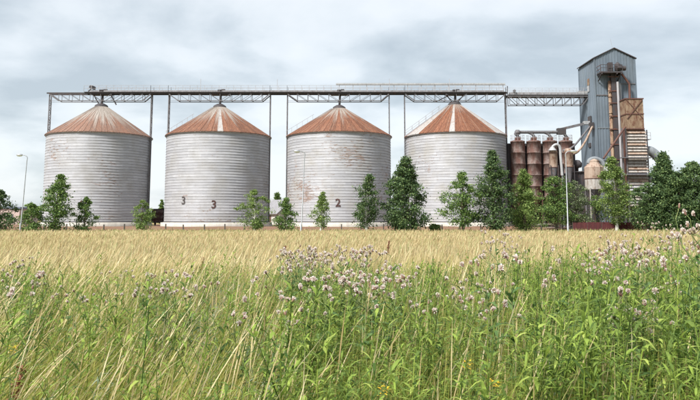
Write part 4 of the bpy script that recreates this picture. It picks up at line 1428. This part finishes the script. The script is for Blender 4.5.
# straw stalks among it: many and slanting at the left, upright at the right
parts = []
P = wedge(13500, 3.0, 16, 0.5)
s = np.clip(side(P), -1.3, 1.3)
keep = rng.random(len(P)) < np.where(s < -0.25, 0.82, np.where(s < 0.15, 0.42, 0.62))
P = P[keep]; s = s[keep]; N = len(P)
L = np.clip(rng.normal(0.95, 0.16, N), 0.5, 1.3)
lean = np.clip(rng.normal(0.42 - 0.19 * (s + 1), 0.15, N), 0.02, 0.85)
parts.append(blades(P, L, rng.uniform(0.0032, 0.0065, N) + 0.0005 * P[:, 1], rng.normal(0.1, 0.45, N), lean, rng.uniform(-0.5, 0.5, N), seed, 6))
field_obj('straw_stalks', parts, m_straw, 'dry straw-coloured grass stalks slanting through the green foreground', 'grass')

# the golden hay field behind: finer and denser close by, broader strokes far away
parts = []
for n, y0, y1, wd, l0, segs in ((38000, 7.5, 18, 0.0088, 0.74, 4), (40000, 18, 36, 0.0165, 0.70, 3), (36000, 36, 61, 0.031, 0.68, 3)):
    P = wedge(n, y0, y1, 0.7, 3.0)
    if y0 < 10:
        keep = rng.random(n) < np.clip((P[:, 1] - 7.5) / 5.0 + 0.25 * smooth_noise(P[:, 0], P[:, 1], 0.9, 5), 0.04, 1)
        P = P[keep]
    N = len(P)
    L = np.clip(rng.normal(l0, 0.09, N) + 0.05 * smooth_noise(P[:, 0], P[:, 1], 0.35, 9), 0.35, 1.0)
    parts.append(blades(P, L, wd * rng.uniform(0.7, 1.4, N), rng.normal(0.1, 0.7, N), np.clip(rng.normal(0.22, 0.12, N), 0, 0.7), rng.uniform(-0.6, 0.6, N), seed, segs, ts=(0, 0.45, 0.72, 0.87, 1) if segs == 4 else (0, 0.7, 0.86, 1)))
    # leafy undergrowth of the same dry grass
    P = wedge(n // 3, max(y0, 9), y1, 0.7, 3.0); N = len(P)
    parts.append(blades(P, np.clip(rng.normal(0.5, 0.09, N), 0.2, 0.8), wd * 1.3 * rng.uniform(0.7, 1.4, N), rng.normal(0.1, 0.9, N), np.clip(rng.normal(0.4, 0.15, N), 0, 0.9), rng.uniform(-0.8, 0.8, N), taper, 2))
field_obj('golden_grass', parts, m_gold, 'wide field of dry golden grass between the weeds and the silos', 'grass')

# greener wisps scattered in the near part of the hay and a green edge below the trees
parts = []
P = wedge(26000, 9.0, 34, 0.15)
keep = rng.random(len(P)) < np.clip(0.95 - (P[:, 1] - 9.0) / 22 + 0.6 * smooth_noise(P[:, 0], P[:, 1], 0.5, 15) + np.where(side(P) < 0.0, 0.05, -0.15), 0, 1)
P = P[keep]; N = len(P)
parts.append(blades(P, np.clip(rng.normal(0.72, 0.1, N), 0.3, 1.0), rng.uniform(0.010, 0.02, N), rng.normal(0.1, 0.6, N), np.clip(rng.normal(0.35, 0.15, N), 0, 0.8), rng.uniform(-0.7, 0.7, N), taper, 4))
P = wedge(9000, 61, 95, 0.0, 6.0); N = len(P)
parts.append(blades(P, np.clip(rng.normal(0.35, 0.12, N), 0.12, 0.7), rng.uniform(0.04, 0.09, N), rng.uniform(0, 6.28, N), np.clip(rng.normal(0.4, 0.15, N), 0, 0.8), rng.uniform(-0.8, 0.8, N), taper, 3))
m_wisp = leaf_mat('mixed grass', [(0, (0.14, 0.19, 0.05)), (0.5, (0.24, 0.28, 0.08)), (1, (0.40, 0.37, 0.15))], 0.35)
field_obj('green_wisps', parts, m_wisp, 'greenish grass mixed into the hay and along its far edge', 'grass')


# leafy weeds -------------------------------------------------------------
def leaf_strip(p, az, L, w, rise, droop, toothed=False, segs=3):
    """one lance-shaped leaf as quads"""
    V, Qs = [], []
    d = Vector((math.cos(az), math.sin(az), 0)); sd = Vector((-math.sin(az), math.cos(az), 0))
    for i in range(segs + 1):
        t = i / segs
        c = Vector(p) + d * (L * t) + Vector((0, 0, L * (rise * t - droop * t * t)))
        hw = w * math.sin(PI * min(0.06 + t * 0.94, 1)) ** 0.8 * (1 - 0.35 * t)
        if toothed and 0 < i < segs: hw *= 1.35 if i % 2 else 0.6
        if i == segs: hw = 0.0006
        V += [c - sd * hw + Vector((0, 0, hw * .35)), c + sd * hw + Vector((0, 0, hw * .35))]
        if i: 
            a = 2 * (i - 1)
            Qs.append((a, a + 1, a + 3, a + 2))
    return V, Qs


def weed_proto(seed_, nleaf, H, Lf, wf_, branch=0):
    rd = random.Random(seed_)
    V, Qs = [], []
    def stem(p0, p1, r_):
        b = len(V)
        for p in (p0, p1):
            for k in range(3):
                a = 2 * PI * k / 3
                V.append(Vector(p) + Vector((r_ * math.cos(a), r_ * math.sin(a), 0)))
        for k in range(3):
            Qs.append((b + k, b + (k + 1) % 3, b + 3 + (k + 1) % 3, b + 3 + k))
    top = Vector((rd.uniform(-.08, .08), rd.uniform(-.08, .08), H))
    stem((0, 0, 0), top, 0.0022)
    axes = [(Vector((0, 0, 0)), top, 1.0)]
    for b_ in range(branch):
        q = rd.uniform(0.45, 0.8); a = rd.uniform(0, 6.28)
        p = top * q
        e = p + Vector((math.cos(a) * .14, math.sin(a) * .14, H * (1 - q) * .85))
        stem(p, e, 0.0016); axes.append((p, e, 0.6))
    az = rd.uniform(0, 6)
    for a0, a1, sc_ in axes:
        m = int(nleaf * (1 if sc_ == 1 else 0.4))
        for i in range(m):
            q = 0.12 + 0.88 * (i + rd.random() * .6) / m
            az += 2.4 + rd.uniform(-.4, .4)
            ll = Lf * sc_ * (1.15 - 0.55 * q) * rd.uniform(0.75, 1.2)
            v, q_ = leaf_strip(a0 + (a1 - a0) * q, az, ll, wf_ * sc_ * rd.uniform(.8, 1.2), rd.uniform(0.3, 1.1), rd.uniform(0.2, 0.9))
            b = len(V); V += v; Qs += [tuple(b + x for x in f) for f in q_]
    return np.array([tuple(v) for v in V], np.float32), np.array(Qs, np.int32)


def replicate(protos, P, scale, rot, tilt_az, tilt):
    Vs, Qs, b = [], [], 0
    ids = rng.integers(0, len(protos), len(P))
    for k, (v, q) in enumerate(protos):
        sel = np.where(ids == k)[0]
        if not len(sel): continue
        c, s_ = np.cos(rot[sel])[:, None], np.sin(rot[sel])[:, None]
        x = v[None, :, 0] * c - v[None, :, 1] * s_
        y = v[None, :, 0] * s_ + v[None, :, 1] * c
        z_ = np.repeat(v[None, :, 2], len(sel), 0)
        sc_ = scale[sel][:, None]
        x = x * sc_ + (z_ * sc_) * (tilt[sel] * np.cos(tilt_az[sel]))[:, None] + P[sel, 0][:, None]
        y = y * sc_ + (z_ * sc_) * (tilt[sel] * np.sin(tilt_az[sel]))[:, None] + P[sel, 1][:, None]
        z_ = z_ * sc_
        Vs.append(np.stack([x, y, z_], 2).reshape(-1, 3))
        Qs.append((q[None] + (np.arange(len(sel)) * len(v))[:, None, None]).reshape(-1, 4) + b)
        b += len(sel) * len(v)
    return np.concatenate(Vs), np.concatenate(Qs)


protos = [weed_proto(100 + i, 22 + i % 4 * 4, 0.8 + 0.05 * (i % 3), 0.10 + 0.018 * (i % 3), 0.0065 + 0.0018 * (i % 3), 1 + i % 3) for i in range(8)]
P = wedge(3900, 3.0, 11.0, 0.45, 1.3)
s = side(P)
dens = np.where(s < -0.35, 0.5, np.where(s < -0.2, 0.7, 0.95)) * np.clip(1.25 - 0.5 * (P[:, 1] > 9.0) + 0.5 * smooth_noise(P[:, 0], P[:, 1], 1.4, 8), 0.1, 1)
P = P[rng.random(len(P)) < dens]; N = len(P)
sc_ = np.clip(rng.normal(1.02, 0.16, N), 0.6, 1.45) * np.where(side(P) > 0.45, 1.16, 1.0)
parts = [replicate(protos, P, sc_, rng.uniform(0, 6.28, N), rng.normal(0, 0.6, N), rng.uniform(0.0, 0.25, N))]
field_obj('leafy_weeds', parts, m_weed, 'tangle of leafy green weeds under the thistles in the foreground', 'weeds')
# grey-green mugwort tufts at the left centre
protos2 = [weed_proto(300 + i, 30, 0.85, 0.085, 0.006, 3) for i in range(4)]
P = wedge(1500, 3.2, 11.0, 0.5)
P = P[(np.abs(side(P) + 0.42 - 0.2 * smooth_noise(P[:, 0], P[:, 1], 1.0, 77)) < 0.16) | (rng.random(len(P)) < 0.10)]; N = len(P)
m_mug = leaf_mat('grey green leaves', [(0, (0.13, 0.18, 0.10)), (1, (0.30, 0.35, 0.24))], 0.3)
field_obj('mugwort_tufts', [replicate(protos2, P, rng.uniform(0.75, 1.05, N), rng.uniform(0, 6.28, N), rng.normal(0.1, 0.4, N), rng.uniform(0.05, 0.35, N))], m_mug, 'grey-green feathery tufts among the grass left of centre', 'weeds')

# ------------------------------------------------------------------ thistles
m_tleaf = leaf_mat('thistle leaves', [(0, (0.06, 0.12, 0.035)), (0.6, (0.11, 0.19, 0.06)), (1, (0.19, 0.27, 0.10))], 0.3)
m_puff = leaf_mat('thistle fluff', [(0, (0.42, 0.29, 0.26)), (0.25, (0.70, 0.56, 0.51)), (0.55, (0.86, 0.79, 0.73)), (1, (0.9, 0.88, 0.82))], 0.45)
m_bract = leaf_mat('thistle bracts', [(0, (0.16, 0.085, 0.065)), (0.6, (0.25, 0.15, 0.105)), (1, (0.22, 0.19, 0.09))], 0.1)


def thistle_proto(sd_, nb, nh):
    rd = random.Random(sd_)
    H = 1.0
    st = MB()
    def bend(z_): return Vector((0.05 * math.sin(z_ * 3 + sd_), 0.04 * math.sin(z_ * 2.3 + sd_ * 2), z_))
    pts = [bend(H * k / 7 * 0.9) for k in range(8)]
    st.tube(pts, [0.006 * (1 - 0.5 * k / 7) for k in range(8)], 5, False)
    heads = []
    az = rd.uniform(0, 6)
    tips = [(bend(0.9), Vector((0, 0, 1)))]
    for b in range(nb):
        q = rd.uniform(0.62, 0.88)
        az += 2.4
        p = bend(q * H)
        out = rd.uniform(0.07, 0.2) * (1.25 - q)/0.5
        e = p + Vector((math.cos(az) * out, math.sin(az) * out, (1.0 - q) * rd.uniform(0.5, 1.0)))
        m = (p + e) / 2 + Vector((math.cos(az), math.sin(az), -0.4)) * 0.03
        st.tube([p, m, e], [0.0035, 0.003, 0.0025], 4, False)
        tips.append((e, (e - m).normalized()))
    for p, d in tips:
        for k in range(rd.randint(1, nh + 1)):
            o = Vector((rd.uniform(-1, 1), rd.uniform(-1, 1), rd.uniform(0.2, 1.1))) * 0.048
            h = p + o
            st.tube([p, h], [0.002, 0.0018], 3, False)
            heads.append((h, (d * 0.5 + o.normalized()).normalized()))
    lf_V, lf_Q = [], []
    a2 = rd.uniform(0, 6)
    for i in range(20):
        q = 0.1 + 0.75 * i / 20
        a2 += 2.4 + rd.uniform(-.3, .3)
        v, q_ = leaf_strip(bend(q * H), a2, rd.uniform(0.11, 0.19) * (1.2 - 0.6 * q), rd.uniform(.018, .028), rd.uniform(.3, .9), rd.uniform(.3, .9), True, 6)
        b = len(lf_V); lf_V += v; lf_Q += [tuple(b + x for x in f) for f in q_]
    br_ = MB()
    pf_V, pf_T = [], []
    for h, d in heads:
        s_ = d.orthogonal().normalized(); u_ = d.cross(s_)
        rb = rd.uniform(0.006, 0.009)
        rings = [(0.0, 0.4), (0.35, 1.0), (0.75, 0.95), (1.0, 0.7)]
        vs_ = []
        for t, rr_ in rings:
            for k in range(6):
                a = 2 * PI * k / 6
                vs_.append(h + d * (t * 0.022) + (s_ * math.cos(a) + u_ * math.sin(a)) * rb * rr_)
        br_.add(vs_, [(i * 6 + k, i * 6 + (k + 1) % 6, i * 6 + 6 + (k + 1) % 6, i * 6 + 6 + k) for i in range(3) for k in range(6)], True)
        open_ = rd.random() < 0.8
        R_ = rd.uniform(0.013, 0.022) if open_ else rd.uniform(0.007, 0.011)
        c = h + d * 0.018
        for k in range(46 if open_ else 14):
            # a tuft of fine rays, each a narrow blade
            e = Vector((rd.gauss(0, 1), rd.gauss(0, 1), rd.gauss(0, 1))).normalized()
            e = (e + d * (0.75 if open_ else 1.6)).normalized() * R_ * rd.uniform(0.8, 1.15)
            w_ = e.orthogonal().normalized() * 0.0042
            w_ = (Matrix.Rotation(rd.uniform(0, 6.28), 3, e.normalized()) @ w_)
            b = len(pf_V)
            pf_V += [c, c + e * 0.8 - w_, c + e * 0.8 + w_, c + e]
            pf_T += [(b, b + 1, b + 3, b + 2)]
    arr = lambda v: np.array([tuple(x) for x in v], np.float32)
    return {
        'stem': st.mesh('stem', m_stemg),
        'leaves': np_mesh('leaves', arr(lf_V), np.array(lf_Q), None, [m_tleaf]),
        'bracts': br_.mesh('bracts', m_bract),
        'fluff': np_mesh('fluff', arr(pf_V), np.array(pf_T), None, [m_puff]),
    }


TP = [thistle_proto(50 + i, 2 + i % 3, 1 + i % 2) for i in range(9)]
TCOUNT = [0]


def thistle(px, py, h, label, group, tilt=None):
    Y = (EYE - h) * F / max(py - HORIZON, 0.5) if h < EYE - 0.02 else 5.2
    Y = min(max(Y, 3.5), 16)
    p = W(px, py, Y)
    h = max(0.5, p.z)
    t = thing('thistle', (p.x, Y, 0), label, 'thistle', group, local=True)
    rd = random.Random(int(px * 13 + py * 7))
    t.rotation_euler = (rd.uniform(-.06, .06), rd.uniform(-.03, .1) if tilt is None else tilt, rd.uniform(0, 6.28))
    pr = TP[TCOUNT[0] % len(TP)]; TCOUNT[0] += 1
    s_ = h
    w = min(max(h, 0.85), 1.15)
    for nm in ('stem', 'leaves', 'bracts', 'fluff'):
        o = link_obj({'bracts': 'flower_bracts', 'fluff': 'seed_fluff'}.get(nm, nm), pr[nm], t)
        o.scale = (w, w, s_ / 1.0)
        if nm != 'stem': o['kind'] = 'stuff'
    return t


clusters = [
    # x0, x1, y0, y1, count, h0, h1, label, group
    (283, 330, 250, 259, 15, 1.15, 1.28, 'pale pink thistle in the left half of the dense central clump', 'thistles of the central clump'),
    (338, 376, 249, 259, 12, 1.15, 1.28, 'pale pink thistle in the right half of the dense central clump', 'thistles of the central clump'),
    (285, 410, 261, 285, 19, 1.08, 1.22, 'pinkish thistle head just below the central clump', 'thistles under the central clump'),
    (230, 470, 280, 318, 11, 0.97, 1.1, 'single fluffy thistle in the leafy green centre foreground', 'scattered centre thistles'),
    (488, 520, 236, 262, 6, 1.2, 1.4, 'thistle of the loose tuft right of centre rising into the golden grass', 'thistles right of centre'),
    (540, 612, 246, 275, 7, 1.1, 1.3, 'small thistle in the sparse stretch right of centre', 'sparse right thistles'),
    (604, 650, 238, 262, 11, 1.2, 1.42, 'tall thistle of the right hand group below the maroon fence', 'tall thistles on the right'),
    (652, 698, 222, 248, 12, 1.3, 1.5, 'tall thistle near the right edge reaching up to the maroon fence', 'tall thistles at the right edge'),
    (598, 698, 256, 290, 9, 1.05, 1.25, 'thistle in the loose band below the tall right hand group', 'lower right thistles'),
    (610, 672, 308, 330, 5, 0.95, 1.08, 'near thistle with big fluffy heads low in the right foreground', 'near right thistles'),
    (0, 32, 262, 285, 6, 1.02, 1.18, 'thistle of the small patch at the left edge', 'thistles at the left edge'),
    (145, 196, 272, 292, 7, 0.98, 1.12, 'thistle of the loose patch left of centre among slanting grass', 'thistles left of centre'),
    (40, 140, 268, 305, 4, 0.95, 1.08, 'lone pale thistle between the two left hand patches', 'lone left thistles'),
    (455, 500, 282, 316, 5, 0.97, 1.08, 'thistle low in the green right of centre', 'low thistles right of centre'),
]
rt = random.Random(99)
ORD = ['leftmost', 'second from left', 'third from left', 'fourth from left', 'fifth from left', 'sixth from left', 'seventh from left', 'eighth from left',
       'ninth from left', 'tenth from left'] + ['%s from left' % w for w in ('eleventh', 'twelfth', 'thirteenth', 'fourteenth', 'fifteenth', 'sixteenth', 'seventeenth', 'eighteenth', 'nineteenth', 'twentieth')]
for x0_, x1_, y0_, y1_, n_, h0, h1, lab, grp in clusters:
    for q in range(n_):
        px = x0_ + (x1_ - x0_) * (q + rt.uniform(0.1, 0.9)) / n_
        thistle(px, rt.uniform(y0_, y1_), rt.uniform(h0, h1), lab + ', ' + ('rightmost' if q == n_ - 1 else ORD[q]), grp)
thistle(682.5, 213.5, 1.7, 'tallest thistle, its pink heads reaching above the horizon at the right', 'tall thistles at the right edge', 0.02)
thistle(697.5, 216.5, 1.69, 'tall thistle cut by the right edge beside the tallest one', 'tall thistles at the right edge', 0.02)
thistle(497.5, 234, 1.42, 'slim tall thistle sticking up alone into the golden grass', 'thistles right of centre', 0.02)

# ------------------------------------------------------------------ brown dock stalks and a few yellow flowers
m_dock = leaf_mat('dock seeds', [(0, (0.15, 0.05, 0.03)), (1, (0.30, 0.12, 0.065))], 0.15)
m_yellow = leaf_mat('yellow petals', [(0, (0.75, 0.45, 0.02)), (1, (0.85, 0.62, 0.05))], 0.3)


def dock(px, py, h, label):
    Y = min((EYE - h) * F / (py - HORIZON), 40)
    p = W(px, py, Y); rd = random.Random(int(px))
    t = thing('dock_plant', (p.x, Y, 0), label, 'dock', 'brown dock stalks', local=True)
    MB().tube([(0, 0, 0), (0.02, 0, h * .5), (0.09, 0, h)], [0.007, 0.006, 0.004], 5).build('stem', m_dock, t)
    V, Qs = [], []
    for i in range(260):
        q = rd.random()
        c = Vector((0.09 * (0.5 + q * .5) + rd.gauss(0, .014), rd.gauss(0, .014), h * (0.62 + 0.4 * q)))
        a = Vector((rd.gauss(0, 1), rd.gauss(0, 1), rd.gauss(0, 1))).normalized() * (0.007 if Y < 6 else 0.013)
        b_ = a.orthogonal() * 0.8
        b = len(V); V += [c - a, c - b_, c + a, c + b_]; Qs.append((b, b + 1, b + 2, b + 3))
    o = link_obj('seed_spike', np_mesh('seed_spike', np.array([tuple(v) for v in V]), np.array(Qs), None, [m_dock]), t)
    o['kind'] = 'stuff'
dock(7, 362, 0.78, 'dark brown dock stalk at the lower left edge')
dock(386, 241, 0.98, 'rust-brown dock stalk in the golden grass behind the central thistles')
dock(282, 246, 0.95, 'reddish dock stalk in the golden grass left of the central clump')
dock(198, 257, 0.9, 'dark dock tuft left of centre near the golden grass')


def yellow(px, py, h, label):
    Y = min((EYE - h) * F / (py - HORIZON), 30)
    p = W(px, py, Y); rd = random.Random(int(px * 3))
    t = thing('yellow_flower', (p.x, Y, 0), label, 'flower', 'yellow flowers in the weeds', local=True)
    MB().tube([(0, 0, 0), (0.02, 0.01, h * .6), (0.0, 0, h)], [0.004, 0.003, 0.002], 5).build('stem', m_stemg, t)
    V, Qs = [], []
    for c in [(0, 0), (0.025, 0.01)]:
        for k in range(8):
            a = 2 * PI * k / 8 + rd.random()
            v, q_ = leaf_strip((c[0], c[1], h + rd.uniform(-.02, .02)), a, 0.018, 0.0045, 0.4, 0.2, False, 2)
            b = len(V); V += v; Qs += [tuple(b + x for x in f) for f in q_]
    o = link_obj('blossoms', np_mesh('blossoms', np.array([tuple(v) for v in V]), np.array(Qs), None, [m_yellow]), t)
    o['kind'] = 'stuff'
yellow(465, 360, 0.95, 'yellow flower low in the green right of centre')
yellow(492, 377, 0.92, 'yellow flower nearest the bottom edge right of centre')
yellow(381, 384, 0.95, 'yellow flower at the bottom edge near the centre')
yellow(10, 345, 0.95, 'yellow flower beside the dark dock at the lower left')
